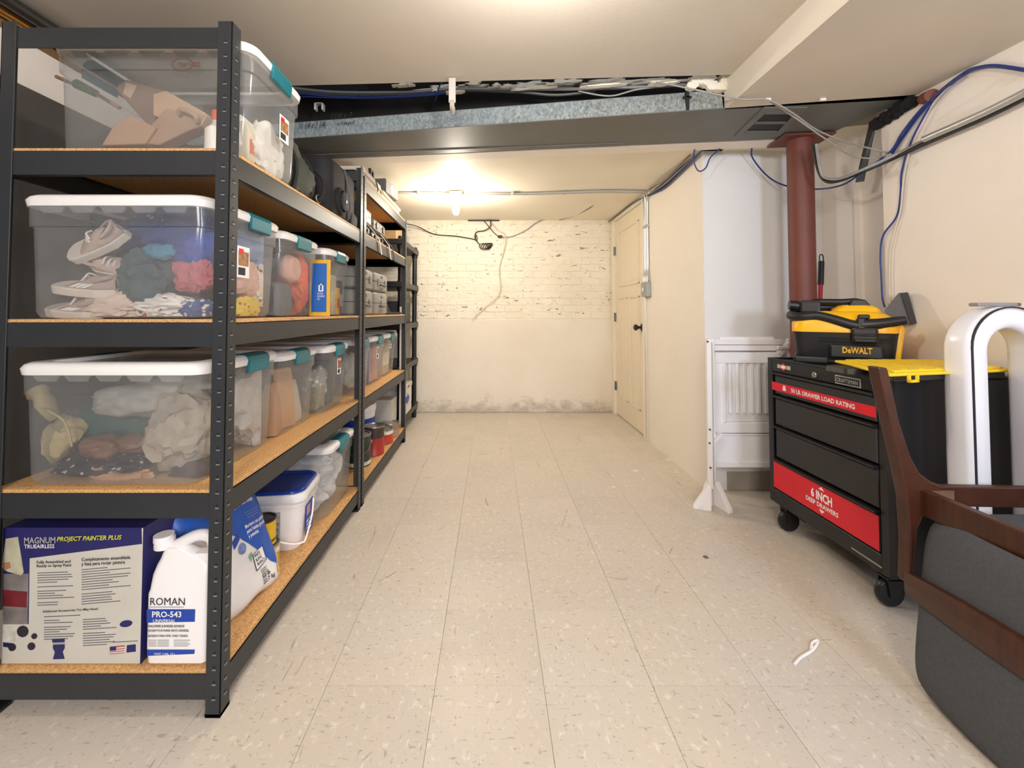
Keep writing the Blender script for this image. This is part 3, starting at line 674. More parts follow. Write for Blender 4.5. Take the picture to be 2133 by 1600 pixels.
# ================================================================== TOTES
def tote(x0, x1, y0, y1, z0, h, label, group, body=None, sticker=None, latch=1, lid_clear=True, tray=.012, lo=0):
    """x1 side faces the room"""
    body = body or CLEAR
    t = thing('storage_tote', label, 'tote', ((x0+x1)/2, (y0+y1)/2, z0), group=group)
    lh = .027; tp = .026                      # lid height, taper
    zt = z0+h-lh
    r = .035
    a = MB().loft([(z0+.004, x0+tp+.01, x1-tp-.01, y0+tp, y1-tp, r), (z0, x0+tp+.02, x1-tp-.02, y0+tp+.01, y1-tp-.01, r)], 6, False, True)
    secs = [(z0+.004, x0+tp+.008, x1-tp-.008, y0+tp, y1-tp, r), (z0+.02, x0+tp, x1-tp, y0+tp-.006, y1-tp+.006, r), (z0+h*.74, x0+tp-.012, x1-tp+.012, y0+.018, y1-.018, r), (z0+h*.745, x0+tp-.018, x1-tp+.018, y0+.012, y1-.012, r), (zt, x0+.010, x1-.010, y0+.008, y1-.008, r)]
    a2 = MB(); a2.loft(secs, 6, True, False)
    obj('bin', a2, body, t)
    # castellated ribs under the rim on the near face
    g = MB(); n_ = 5
    for i in range(n_):
        xc = x0+.05+(i+.5)*(x1-x0-.1)/n_; g.prism([(xc-.042, y0+.007, zt), (xc+.042, y0+.007, zt), (xc+.024, y0+.010, zt-.024), (xc-.024, y0+.010, zt-.024)], (0, .004, 0))
    obj('rim_rib', g, body, t)
    # lid: white rim ring + clear top
    ro = MB().loft([(zt-.006, x0+.004, x1-.004, y0+.003, y1-.003, r+.01), (zt+.012, x0, x1, y0, y1, r+.012), (zt+lh*.8, x0+.006, x1-.006, y0+.004, y1-.004, r+.012), (zt+lh, x0+.016, x1-.016, y0+.012, y1-.012, r+.01), (zt+lh, x0+.05, x1-.05, y0+.04, y1-.04, r), (zt+lh-tray, x0+.054, x1-.054, y0+.044, y1-.044, r)], 6, False, False)
    ro.loft([(zt-.006, x0+.004, x1-.004, y0+.003, y1-.003, r+.01), (zt-.006, x0+.022, x1-.022, y0+.018, y1-.018, r)], 6, False, False)
    lid = obj('lid', ro, LIDW, t)
    obj('lid_panel', MB().loft([(zt+lh-tray-.0015, x0+.0535, x1-.0535, y0+.0435, y1-.0435, r), (zt+lh-tray+.001, x0+.0535, x1-.0535, y0+.0435, y1-.0435, r)], 6), CLEARLID if lid_clear else LIDW, lid)
    yc = (y0+y1)/2+lo; hw = min(.06, (y1-y0)*.18)
    for s, xx in ((1, x1), (-1, x0)):
        if s < 0 and not latch: continue
        pr = [(xx-s*.05, zt+lh+.002), (xx-s*.016, zt+lh+.003), (xx+s*.001, zt+lh*.85), (xx+s*.006, zt+.010), (xx+s*.004, zt-.028), (xx-s*.004, zt-.032), (xx-s*.006, zt-.010), (xx-s*.003, zt+.012), (xx-s*.012, zt+lh*.8-.002), (xx-s*.05, zt+lh-.001)]
        obj('latch', MB().prism([(x, yc-hw, z) for x, z in pr], (0, 2*hw, 0)), TEAL, t, bev=.002)
    if sticker:
        yy, zz, sw, sh = sticker
        xs = x1-tp+.012
        s_ = obj('sticker', MB().box(xs+.0005, xs+.002, yy-sw/2, yy+sw/2, zz-sh/2, zz+sh/2), WHITE, t)
        obj('sticker_picture', MB().box(xs+.002, xs+.0026, yy-sw*.42, yy+sw*.42, zz-sh*.12, zz+sh*.34), mat('picture_brown', '#9a7148', .5, 0, .5, 60), s_)
        obj('sticker_red_mark', MB().box(xs+.0026, xs+.003, yy-sw*.4, yy-sw*.02, zz+sh*.26, zz+sh*.42), RED, s_)
        obj('sticker_print', MB().box(xs+.002, xs+.0026, yy-sw*.42, yy+sw*.15, zz-sh*.42, zz-sh*.18), INK, s_)
    return t
TG = 'clear totes with teal latches on the near rack'
TX0, TX1 = -1.316, -.788
yt = [(1.146, 1.575), (1.583, 1.925), (1.965, 2.275)]
tA = tote(TX0, TX1, *yt[0], LV[2], .347, 'clear tote of shoes and clothes on the eye-level shelf, nearest', TG, sticker=(1.345, 1.235, .065, .10), lo=.06)
tB = tote(TX0, TX1, *yt[1], LV[2], .335, 'clear tote with orange and grey things, second on the eye-level shelf', TG)
tC = tote(TX0, -.765, *yt[2], LV[2], .325, 'clear tote of board games, farthest on the near rack eye-level shelf', TG)
tD = tote(TX0, TX1, *yt[0], LV[1], .340, 'clear tote with drawstring bags and doll arm, nearest on second-lowest shelf', TG, lo=.06)
tE = tote(TX0, TX1, *yt[1], LV[1], .325, 'clear tote with tan paper bags, middle of the second-lowest shelf', TG)
tF = tote(TX0, -.765, *yt[2], LV[1], .32, 'clear tote of dark and striped things, farthest on second-lowest shelf of near rack', TG, sticker=(2.14, .80, .05, .08))
tG_ = tote(-1.30, -.735, 1.93, 2.29, LV[0], .335, 'clear tote of white bedding on the bottom shelf behind the bucket', TG)
tH = tote(-1.285, -.69, 1.184, 1.525, LV[3], .337, 'tall clear tote of tools on the top shelf of the near rack', TG, sticker=(1.40, 1.69, .06, .085))
G2 = 'clear totes on the far rack'
y2 = [(2.40, 2.70), (2.72, 3.06), (3.08, 3.40)]
tote(-1.33, -.765, *y2[0], LV[1], .32, 'clear tote with white things, first on the far rack', G2, latch=0)
tote(-1.33, -.765, *y2[1], LV[1], .32, 'clear tote with blue and pink packets, middle on the far rack', G2, latch=0, sticker=(2.86, .80, .05, .08))
tote(-1.33, -.765, *y2[2], LV[1], .32, 'clear tote packed with beige cartons, last on the far rack', G2, latch=0, sticker=(3.22, .84, .05, .08))

# ================================================================== SOFT LUMPS
def lump(name, c, size, m, label, cat, seed=0, rough=.35, freq=2.2, fold=.25, sub=4, zmin=None, group=None, rz=0, parent=None, sq=0, clamp=None):
    bm = bmesh.new(); bmesh.ops.create_icosphere(bm, subdivisions=sub, radius=1)
    sd = Vector((seed*3.7, seed*1.9, seed*5.1)); R_ = Matrix.Rotation(rz, 3, 'Z')
    c = Vector(c)
    for v in bm.verts:
        n = v.co.normalized(); p = n.copy()
        if sq:
            k = (abs(p.x)**4+abs(p.y)**4+abs(p.z)**4)**.25; p = p.lerp(p/k, sq)
        d = rough*noise.noise(n*1.3+sd)+fold*(1-abs(noise.noise(n*freq+sd*2+Vector((noise.noise(n*2+sd), 0, 0)))*2))*.5-fold*.25+fold*.35*(1-abs(noise.noise(n*freq*2.3+sd))*2)*.5
        p = p*(1+d)
        q = R_ @ Vector((p.x*size[0], p.y*size[1], p.z*size[2]))+c
        if zmin is not None and q.z < zmin: q.z = zmin+.0005+.0002*n.z
        if clamp:
            q.x = min(max(q.x, clamp[0]+.001*n.x), clamp[1]+.001*n.x); q.y = min(max(q.y, clamp[2]+.001*n.y), clamp[3]+.001*n.y)
        v.co = q
    o = obj(name, MB().bm(bm, None, True), m, parent)
    if parent is None: tag(o, label, cat, group)
    return o
def cloth(c): return mat('cloth_'+c.strip('#'), c, .9, 0, .12, 30, 300, .35, .001)
DENIM = m_spots('denim_dots', '#3d5590', '#c8d0e4', 22, .10)
LEO = m_spots('leopard_print', '#e6dccb', '#4a3a2c', 60, .30, ring='#c9a678')
FLORAL = m_spots('dark_floral_print', '#33303a', '#b9b3b3', 45, .22)
DOTW = m_spots('print_white_multi', '#e9e4dd', '#a5524a', 30, .25)
zc_ = LV[2]+.006;  CA = (-1.315, -.825, 1.20, 1.52)
def inA(px, py, Y=1.26): return at(px, py, Y)
# --- shoes
def shoe(p, L, rz, ry, rx, upper, label, stripes=True, group=None):
    t = thing('sneaker', label, 'shoe', tuple(p), rot=(rx, ry, rz), group=group)
    W = .095*L/.26
    n, k = 22, 16; vs = []
    def prof(s):
        wd = W/2*(.66+.5*math.sin(PI*min(1, s*1.05))**.8*(.55+.45*s)) if 0 < s < 1 else .02
        wd = W/2*min(1, (.25+3.2*s) if s < .2 else 1)*(.74+.26*math.sin(PI*(s-.1)*.9)) if s < .85 else W/2*.95*math.sqrt(max(.0, 1-((s-.85)/.155)**2))
        hh = L*(.33-.02*math.sin(s*8) if s < .3 else .33-.22*(s-.3)/.5 if s < .8 else .11*math.sqrt(max(.02, 1-((s-.8)/.205)**2)))
        return max(wd, .004), max(hh, .012)
    for i in range(n):
        s = i/(n-1); wd, hh = prof(s)
        for j in range(k):
            a = PI*j/(k-1); cx = math.cos(a); sz = math.sin(a)
            vs.append((L*(s-.45), wd*cx*(1-.25*sz**3 if s < .5 else 1), .022+max(hh-.022, .002)*sz**.75))
    fs = [(i*k+j, i*k+j+1, (i+1)*k+j+1, (i+1)*k+j) for i in range(n-1) for j in range(k-1)]
    obj('upper', MB().add(vs, fs, True), upper, t, local=True, solid=.003)
    so = []
    for s in [i/19 for i in range(20)]: so.append((L*(s-.45), prof(s)[0]+.005))
    outl = [(x, y, 0) for x, y in so]+[(x, -y, 0) for x, y in reversed(so)]
    obj('sole', MB().prism(outl, (0, 0, .026)), mat('sole_rubber', '#ded2c6', .7), t, local=True, bev=.004)
    op = [(L*(-.25+.17*math.cos(a)), .36*W*math.sin(a), L*.33-.002-.05*(math.cos(a)*.5+.3)*L/.26*.6) for a in [2*PI*i/18 for i in range(18)]]
    obj('opening', MB().prism(op, (0, 0, .004)), mat('shoe_lining', '#6f625c', .9), t, local=True)
    obj('collar', MB().tube(op+[op[0]], .006, 6, 1), upper, t, local=True)
    for q_ in range(4):
        x = L*(-.02+.055*q_); zz = L*(.285-.055*q_)+.008
        obj('lace', MB().tube([(x, -W*.26, zz-.008), (x+.004, 0, zz+.002), (x, W*.26, zz-.008)], .003, 6, 3), mat('lace', '#e8dfd8', .8), t, local=True)
    if stripes:
        for q_ in range(3):
            for s_ in (1, -1):
                x = L*(-.10+.085*q_); w0 = prof(x/L+.45)[0]
                obj('stripe', MB().prism([(x, s_*(w0+.004), .03), (x+.013, s_*(w0+.004), .03), (x-.010, s_*(w0*.80+.002), L*.22), (x-.023, s_*(w0*.80+.002), L*.22)], (0, s_*.0015, 0)), mat('stripe_white', '#f2ece6', .6), t, local=True)
    return t
PINKG = mat('knit_beige', '#c3aca0', .9, 0, .1, 60, 300, .3); PINKG2 = mat('knit_rose', '#b09a90', .9, 0, .1, 60, 300, .3)
def place_shoe(px, py, Y, L, rz, ry, rx, m_, lab, st=True):
    from mathutils import Euler
    R_ = Euler((rx, ry, rz)).to_matrix(); c0 = at(px, py, Y)-R_ @ Vector((.05*L, 0, .16*L))
    return shoe(c0, L, rz, ry, rx, m_, lab, st)
place_shoe(197, 503, 1.245, .185, PI, .38, -1.05, PINKG, 'pale beige knit sneaker, topmost in the clear tote', False)
place_shoe(238, 552, 1.285, .165, .0, .12, 1.0, PINKG, 'pale sneaker under the topmost one, toe hidden by clothes', False)
place_shoe(183, 592, 1.245, .190, PI-.06, -.12, -.30, PINKG2, 'beige sneaker with three white stripes, in the tote middle')
place_shoe(160, 640, 1.250, .170, PI-.10, -.10, -.35, PINKG2, 'beige striped sneaker lying at the bottom left of the tote')
def cl_(nm, px, py, Y, size, m, lab, cat='clothing', **k): return lump(nm, inA(px, py, Y), size, m, lab, cat, clamp=CA, zmin=zc_, **k)
cl_('denim_shirt', 385, 500, 1.40, (.185, .11, .085), DENIM, 'blue denim shirt with white dots in the shoe tote', seed=3, fold=.3)
cl_('blue_shirt', 425, 525, 1.30, (.075, .07, .06), cloth('#2b4aa0'), 'royal blue shirt bundled at the post in shoe tote', seed=4)
cl_('grey_teal_jacket', 318, 580, 1.29, (.085, .08, .080), cloth('#45585c'), 'grey-teal jacket bundle beside the shoes', seed=5, fold=.4, freq=3)
cl_('black_garment', 305, 545, 1.36, (.06, .06, .055), cloth('#24242b'), 'black garment behind the grey-teal jacket', seed=6)
cl_('light_blue_top', 335, 525, 1.25, (.045, .03, .026), cloth('#4d86a0'), 'small light blue top above the grey-teal jacket', seed=16)
cl_('pink_knit', 405, 578, 1.255, (.052, .035, .052), cloth('#b5626a'), 'dusty pink knitted garment beside the post in shoe tote', seed=7, fold=.5, freq=3)
cl_('red_garment', 385, 540, 1.32, (.045, .04, .03), cloth('#a32935'), 'dark red garment above the pink knit', seed=8)
cl_('cream_cloth', 238, 638, 1.262, (.082, .04, .042), cloth('#d9c2b2'), 'crumpled cream cloth at the tote bottom beside the lower sneaker', seed=9, fold=.5, freq=3)
cl_('printed_cloth', 345, 640, 1.262, (.085, .04, .035), DOTW, 'white cloth with red print along the bottom of shoe tote', seed=10, fold=.5, freq=3)
cl_('navy_print_cloth', 420, 645, 1.262, (.05, .04, .028), m_spots('navy_print_cloth', '#32508a', '#d8d0c8', 50, .3), 'navy and white printed cloth at the tote bottom by the post', seed=11, fold=.5)
cl_('black_fan_fabric', 160, 497, 1.42, (.06, .03, .05), cloth('#2a292d'), 'black ruffled fabric behind the topmost sneaker', seed=12, fold=.8, freq=3)
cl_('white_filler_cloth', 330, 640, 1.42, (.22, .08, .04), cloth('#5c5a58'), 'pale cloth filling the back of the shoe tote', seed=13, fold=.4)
# seen through its room-side end
def end(px, py, X): return atX(px, py, X)
def cle(nm, px, py, X, size, m, lab, cat='clothing', z0=None, ya=(1.20, 1.52), **k):
    return lump(nm, end(px, py, X), size, m, lab, cat, clamp=(-1.31, -.832, ya[0], ya[1]), zmin=z0 if z0 else zc_, **k)
cle('leopard_scarf', 550, 598, -.87, (.06, .11, .08), LEO, 'leopard print scarf at the end of the nearest eye-level tote', seed=21, fold=.5, freq=3)
cle('yellow_print_cloth', 512, 642, -.86, (.04, .07, .042), m_spots('yellow_print', '#e2c544', '#c04a4a', 60, .3), 'yellow printed cloth at the tote end under leopard scarf', seed=22)
cle('pink_beige_cloth', 505, 580, -.87, (.05, .07, .06), cloth('#dfb3a4'), 'peach cloth beside the leopard scarf near the post', seed=23)
cle('pale_blue_fabric', 530, 520, -.90, (.07, .16, .10), cloth('#93a3c4'), 'pale blue fabric at the upper end of the tote', seed=24)
# tote B
yb = (1.60, 1.89)
cle('orange_scarf', 628, 590, -.885, (.07, .13, .125), cloth('#ee6a4a'), 'bright orange bundle in second eye-level tote', ya=yb, seed=31, fold=.4)
cle('peach_ball', 603, 560, -.86, (.045, .06, .06), cloth('#e9b7a5'), 'peach round soft toy in second eye-level tote', cat='toy', ya=yb, seed=32, fold=.1, rough=.1)
lump('grey_case_lump', (-.885, 1.67, LV[2]+.065), (.07, .09, .075), cloth('#6a6d70'), 'grey rounded case at the bottom of the second tote', 'case', seed=33, fold=0, rough=.05, sq=.8, zmin=zc_, clamp=(-1.31, -.835, 1.6, 1.89))
cle('white_bundle', 620, 600, -1.05, (.12, .10, .10), cloth('#cfc6c2'), 'whitish bundle behind the orange one in second tote', ya=yb, seed=34)
# tote C : boxed games
for x0, x1, y0, y1, h, c_, nm, lab in ((-.86, -.800, 2.005, 2.08, .17, '#5f7a66', 'game_box', 'green game box in farthest eye-level tote'), (-.86, -.802, 2.085, 2.15, .20, '#c8b9a6', 'game_box', 'beige game box in farthest eye-level tote'), (-.86, -.800, 2.155, 2.20, .14, '#e3b12f', 'game_box', 'yellow game box with red square in the farthest tote'), (-.86, -.802, 2.205, 2.24, .18, '#3f3350', 'game_box', 'dark purple game box in farthest eye-level tote'), (-1.2, -.92, 2.03, 2.24, .15, '#8f7a86', 'game_box', 'mauve flat game carton behind the upright ones')):
    t = thing(nm, lab, 'box', ((x0+x1)/2, (y0+y1)/2, zc_), group='boxed games in a tote')
    obj('carton', MB().box(x0, x1, y0, y1, zc_, zc_+h, .002), mat('carton_'+c_[1:], c_, .5, 0, .15, 25), t)
    obj('cover_print', MB().box(x1, x1+.0006, y0+.008, y1-.008, zc_+h*.25, zc_+h*.6), mat('print_'+c_[1:], {'#e3b12f': '#c8342c'}.get(c_, '#d9c9a0'), .5, 0, .3, 60), t)
# blue book with yellow border between totes
bk = thing('picture_book', 'large blue book with yellow border standing between two totes', 'book', (-.86, 1.95, LV[2]))
q0, q1 = at(648, 655, 1.93), at(688, 655, 1.93)
obj('cover', MB().box(-.845, -.752, 1.936, 1.948, LV[2]+.001, LV[2]+.262, .001), mat('book_yellow', '#dba92a', .5), bk)
obj('blue_panel', MB().box(-.834, -.765, 1.9345, 1.936, LV[2]+.02, LV[2]+.245), mat('book_blue', '#2263b4', .5), bk)
obj('emblem_frame', MB().box(-.802, -.796, 1.9338, 1.9345, LV[2]+.12, LV[2]+.15).box(-.786, -.780, 1.9338, 1.9345, LV[2]+.12, LV[2]+.15).box(-.802, -.780, 1.9338, 1.9345, LV[2]+.145, LV[2]+.15).box(-.802, -.780, 1.9338, 1.9345, LV[2]+.115, LV[2]+.12), WHITE, bk)
text('NATIONAL\nGEOGRAPHIC\nKIDS', WHITE, bk, (-.807, 1.9342, LV[2]+.075), (1, 0, 0), (0, 0, 1), .034, .035)

# --- tote D
zd = LV[1]+.006; CD = (-1.315, -.825, 1.20, 1.52)
def cd_(nm, px, py, Y, size, m, lab, cat='bag', **k): return lump(nm, at(px, py, Y), size, m, lab, cat, clamp=CD, zmin=zd, **k)
OCH = cloth('#b7a47c')
tb = thing('drawstring_bag', 'ochre cream drawstring bag at the left of second-lowest tote', 'bag', tuple(at(115, 900, 1.28)))
lump('pouch', at(112, 915, 1.29), (.075, .055, .065), OCH, '', '', seed=41, fold=.3, parent=tb, clamp=CD, zmin=zd)
obj('gathered_neck', MB().tube([at(115, 872, 1.28), at(100, 850, 1.27), at(90, 830, 1.27), at(75, 812, 1.27)], .022, 10, 4, taper=lambda f: 1.2-1.1*abs(f-.5)+.5*(f > .8)), OCH, tb)
obj('cord', MB().tube([at(88, 850, 1.235), at(105, 858, 1.235), at(135, 880, 1.235), at(150, 930, 1.235)], .003, 6), OCH, tb)
cd_('teal_fleece', 240, 880, 1.40, (.13, .08, .085), cloth('#2d5552'), 'dark teal fleece in middle of second-lowest tote', 'clothing', seed=42)
cd_('frosted_sheet', 290, 835, 1.33, (.13, .06, .05), cloth('#a5a39c'), 'greyish folded sheet under the lid of second-lowest tote', 'cloth', seed=43, fold=.2, sq=.4)
cd_('folded_white_sheet', 380, 800, 1.38, (.12, .08, .04), cloth('#b9b5ae'), 'pale folded sheet at the upper right of second-lowest tote', 'cloth', seed=44, fold=.2)
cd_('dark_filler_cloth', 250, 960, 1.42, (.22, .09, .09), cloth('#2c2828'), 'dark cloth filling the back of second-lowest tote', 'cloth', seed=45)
cd_('brown_purse', 225, 930, 1.28, (.055, .045, .032), mat('leather_brown', '#7a5747', .5, 0, .1), 'small brown purse above the floral cloth', 'bag', seed=46, fold=.15, sq=.5)
cd_('brown_pouch', 275, 925, 1.30, (.06, .045, .028), mat('leather_brown', '#7a5747'), 'brown pouch right of the small purse', 'bag', seed=47, fold=.2)
cd_('floral_cloth', 205, 968, 1.262, (.115, .045, .032), FLORAL, 'dark floral cloth along the bottom of second-lowest tote', 'cloth', seed=48, fold=.5, freq=3)
cd_('crumpled_canvas_bag', 388, 890, 1.30, (.092, .075, .108), cloth('#a89c8c'), 'large crumpled canvas bag at the right of second-lowest tote', 'bag', seed=49, fold=.55, freq=2.6)
cd_('dark_garment', 410, 985, 1.27, (.07, .05, .03), cloth('#4a3d42'), 'dark brown garment at the tote bottom by the post', 'clothing', seed=50)
# doll arm with hand
SKIN = mat('doll_vinyl', '#b98a68', .6, 0, .05)
da = thing('doll_arm', 'tan doll arm with open hand lying on the tote bottom', 'doll', tuple(at(250, 995, 1.215)))
a0, a1, a2, a3 = at(192, 972, 1.24), at(205, 985, 1.228), at(245, 1000, 1.222), at(282, 993, 1.222)
obj('forearm', MB().tube([a0, a1, a2, a3], .018, 12, 5, taper=lambda f: .75+.5*math.sin(PI*min(1, f*1.1))*.8-.25*(f > .9)), SKIN, da)
obj('palm', MB().tube([at(278, 993, 1.222), at(292, 991, 1.222), at(300, 991, 1.222)], .013, 10, 3), SKIN, da)
for k, (dx, dy) in enumerate(((22, -4), (25, 0), (24, 5), (20, 9))):
    obj('finger', MB().tube([at(297, 988+k*2.4, 1.222), at(297+dx*.6, 988+k*2.4+dy*.4, 1.218), at(297+dx, 988+k*2.4+dy*.8+1, 1.222)], .0042, 8, 3), SKIN, da)
obj('thumb', MB().tube([at(290, 988, 1.218), at(300, 981, 1.216), at(311, 980, 1.218)], .0045, 8, 3), SKIN, da)
# room side of tote D: white crumpled cloths and a shoe sole
cle('white_crumple', 520, 830, -.87, (.06, .14, .11), cloth('#bfb8b0'), 'crumpled white fabric at the room end of second-lowest tote', 'cloth', z0=zd, seed=51, fold=.6, freq=2.6)
cle('white_linen', 545, 885, -.87, (.06, .12, .085), cloth('#c9c2ba'), 'white linen below the crumpled fabric at tote end', 'cloth', z0=zd, seed=52, fold=.5)
cle('pale_slipper', 545, 935, -.85, (.022, .05, .035), mat('slipper', '#d8cfc2', .7), 'pale slipper sole against the room end of tote', 'shoe', z0=zd, seed=53, fold=.02, rough=.05)
# tote E: tan paper bags
for k, (yy, xx, rz_, h_, cc, lab) in enumerate(((1.655, -.87, .25, .19, '#c08a55', 'tan paper bag, left one in the middle tote'), (1.75, -.88, -.35, .235, '#c79a6c', 'tall tan paper envelope leaning in middle tote'), (1.83, -.88, .1, .17, '#cdc5bb', 'white paper packet right of the tan bags'))):
    t = thing('paper_bag', lab, 'bag', (xx, yy, zd), rot=(.0, .0, rz_))
    bm = bmesh.new(); bmesh.ops.create_cube(bm, size=1); bmesh.ops.subdivide_edges(bm, edges=bm.edges[:], cuts=4, use_grid_fill=True)
    for v in bm.verts:
        f_ = v.co.z+.5; wdt = 1-.75*f_**2; n = noise.noise(v.co*2.3+Vector((k*5, 0, 0)))*.25
        v.co = Vector((v.co.x*.07*(wdt+n*.5), v.co.y*.095*(1+n*.4), f_*h_+n*.02*f_))
    obj('sack', MB().bm(bm, None, True), mat('kraft_'+cc[1:], cc, .8, 0, .06, 15), t, local=True)
    obj('folded_top', MB().box(-.012, .012, -.045, .045, h_-.006, h_+.006, .003), mat('kraft_'+cc[1:], cc), t, local=True)
lump('grey_folded_cloth', (-1.05, 1.74, zd+.08), (.1, .13, .08), cloth('#8d8580'), 'grey folded cloth behind the tan paper bags', 'cloth', seed=56, clamp=(-1.3, -.83, 1.6, 1.89), zmin=zd)
# tote F
def bx(nm, x0, x1, y0, y1, z0, h, c_, lab, cat='box', stripe=None, group=None):
    t = thing(nm, lab, cat, ((x0+x1)/2, (y0+y1)/2, z0), group=group)
    obj('body', MB().box(x0, x1, y0, y1, z0, z0+h, .003), mat('body_'+c_[1:], c_, .55, 0, .12, 20), t)
    if stripe: obj('front_label', MB().box(x1, x1+.0008, y0+.01, y1-.01, z0+h*.3, z0+h*.7), mat('lab_'+stripe[1:], stripe, .5, 0, .2, 60), t)
    return t
lump('striped_cloth', (-.88, 2.10, zd+.12), (.05, .07, .08), m_spots('stripe_grey', '#9f978c', '#e0dbd2', 35, .3), 'grey and white striped cloth in farthest tote of second shelf', 'cloth', seed=57, clamp=(-1.3, -.83, 2.02, 2.27), zmin=zd)
lump('olive_cloth', (-.87, 2.06, zd+.05), (.05, .05, .06), cloth('#8f8668'), 'olive bundle under the striped cloth', 'cloth', seed=58, clamp=(-1.3, -.83, 2.02, 2.27), zmin=zd)
bx('slate_carton', -1.1, -.85, 2.17, 2.25, zd, .22, '#4b5b60', 'slate coloured upright carton in the farthest tote of second shelf')
# tote G: white bedding
zg = LV[0]+.006
for k, (yy, zz, sz, lab) in enumerate(((2.03, .06, (.12, .05, .055), 'lower white pillow at the front of bottom shelf tote'), (2.14, .07, (.12, .06, .065), 'white folded duvet in the middle of bottom tote'), (2.10, .19, (.12, .09, .06), 'grey-white blanket rolled on top in bottom tote'), (2.215, .15, (.12, .035, .10), 'white pillow standing at the far end of bottom tote'))):
    lump('white_pillow' if k != 2 else 'rolled_blanket', (-.92, yy, zg+zz), sz, cloth('#e4e1df'), lab, 'bedding', seed=60+k, fold=.35, clamp=(-1.25, -.785, 1.97, 2.25), zmin=zg)
# far totes' contents
lump('white_bundle', (-.86, 2.55, zd+.12), (.06, .09, .10), cloth('#d9d6d0'), 'white bundle in the first tote of far rack', 'cloth', seed=65, clamp=(-1.3, -.81, 2.44, 2.66), zmin=zd)
bx('blue_packet', -.93, -.82, 2.765, 2.80, zd, .24, '#2f3c86', 'deep blue packet in the middle tote of far rack', 'packet')
bx('pink_packet', -.95, -.82, 2.81, 3.01, zd, .23, '#c79f96', 'pink-beige printed packet in the middle tote of far rack', 'packet', '#b78880')
bx('beige_carton', -1.1, -.82, 3.13, 3.35, zd, .23, '#c8b193', 'beige carton filling the last tote of far rack', 'box', '#e8ddc4')

# --- tote H (top shelf): tools
zh = LV[3]+.006
def tb_(nm, pts, Y, th, m_, lab, cat='tool', extra=None):
    c0 = sum((at(*p, Y) for p in pts), Vector())/len(pts)
    t = thing(nm, lab, cat, tuple(c0))
    obj('body', MB().prism([at(*p, Y) for p in pts], (0, th, 0)), m_, t, bev=.004)
    return t
BEI = mat('beige_tool_plastic', '#b09078', .5, 0, .08, 20); BEI2 = mat('tan_card', '#b8957a', .7, 0, .08)
t = tb_('drywall_tool', ((285, 298), (305, 270), (345, 225), (432, 240), (418, 262), (385, 275), (330, 302)), 1.25, .05, BEI, 'tan hand tool with loop handle in the top shelf tote')
obj('loop_handle', MB().tube([at(372, 238, 1.24), at(378, 228, 1.23), at(405, 240, 1.23), at(410, 255, 1.24)], .007, 8), BEI, t)
t = tb_('sander_case', ((240, 185), (262, 165), (350, 190), (315, 268), (288, 240)), 1.33, .06, mat('case_taupe', '#8f7668', .6), 'taupe tool case with pale label in the top shelf tote', 'case')
obj('label', MB().prism([at(262, 172, 1.328), at(285, 178, 1.328), at(272, 205, 1.328), at(256, 195, 1.328)], (0, .001, 0)), mat('label_cream', '#c9b294', .6), t)
tb_('wood_block', ((318, 195), (345, 188), (428, 235), (425, 243), (380, 262), (318, 240)), 1.29, .03, mat('pale_block', '#caa886', .6), 'pale rectangular board leaning among the tools')
tb_('paper_roll', ((210, 303), (235, 262), (268, 240), (325, 265), (300, 300)), 1.24, .07, BEI2, 'tan cardboard roll at the bottom of top shelf tote', 'roll')
br = thing('long_brush', 'long thin brush with green tip lying in the top tote', 'brush', tuple(at(180, 190, 1.35)))
obj('handle', MB().cyl(at(118, 160, 1.42), at(165, 180, 1.38), .006, n=8), BEI, br)
obj('green_head', MB().cyl(at(160, 175, 1.38), at(200, 195, 1.38), .016, .012, 12), mat('green_grip', '#2f7a4e', .6), br)
obj('rod', MB().cyl(at(200, 195, 1.38), at(250, 225, 1.38), .006, n=8), BEI, br)
bt = thing('orange_cap_bottle', 'small white bottle with orange cap at the room end of top tote', 'bottle', (-.80, 1.22, zh))
obj('bottle', MB().lathe((-.815, 1.225, zh), [(.0001, 0), (.028, 0), (.03, .01), (.03, .075), (.012, .095), (.012, .105), (.0001, .105)], 18), mat('bottle_white', '#d9d6d0', .4), bt)
obj('cap', MB().cyl((-.815, 1.225, zh+.105), (-.815, 1.225, zh+.135), .013), mat('orange_cap', '#e2572a', .5), bt)
gj = thing('glue_jug', 'pale yellow jug with orange label at end of the top tote', 'jug', (-.78, 1.26, zh))
obj('body', MB().loft([(zh, -.80, -.745, 1.27, 1.31, .01), (zh+.10, -.80, -.745, 1.265, 1.31, .01), (zh+.13, -.79, -.76, 1.275, 1.3, .01)], 4), mat('jug_cream', '#ddd0b0', .5), gj)
obj('orange_label', MB().box(-.745, -.744, 1.275, 1.30, zh+.03, zh+.075), mat('orange_label', '#e0572f', .5), gj)
lump('plastic_bag', (-.79, 1.395, zh+.07), (.07, .12, .10), cloth('#e3dcd4'), 'white plastic bag bunched at the end of top tote', 'bag', seed=71, fold=.5, clamp=(-1.2, -.738, 1.20, 1.47), zmin=zh)
lump('grey_rag', (-1.05, 1.38, zh+.04), (.12, .08, .05), cloth('#8c7c78'), 'grey rag at the bottom of the top shelf tote', 'cloth', seed=72, fold=.4, clamp=(-1.2, -.738, 1.20, 1.47), zmin=zh)
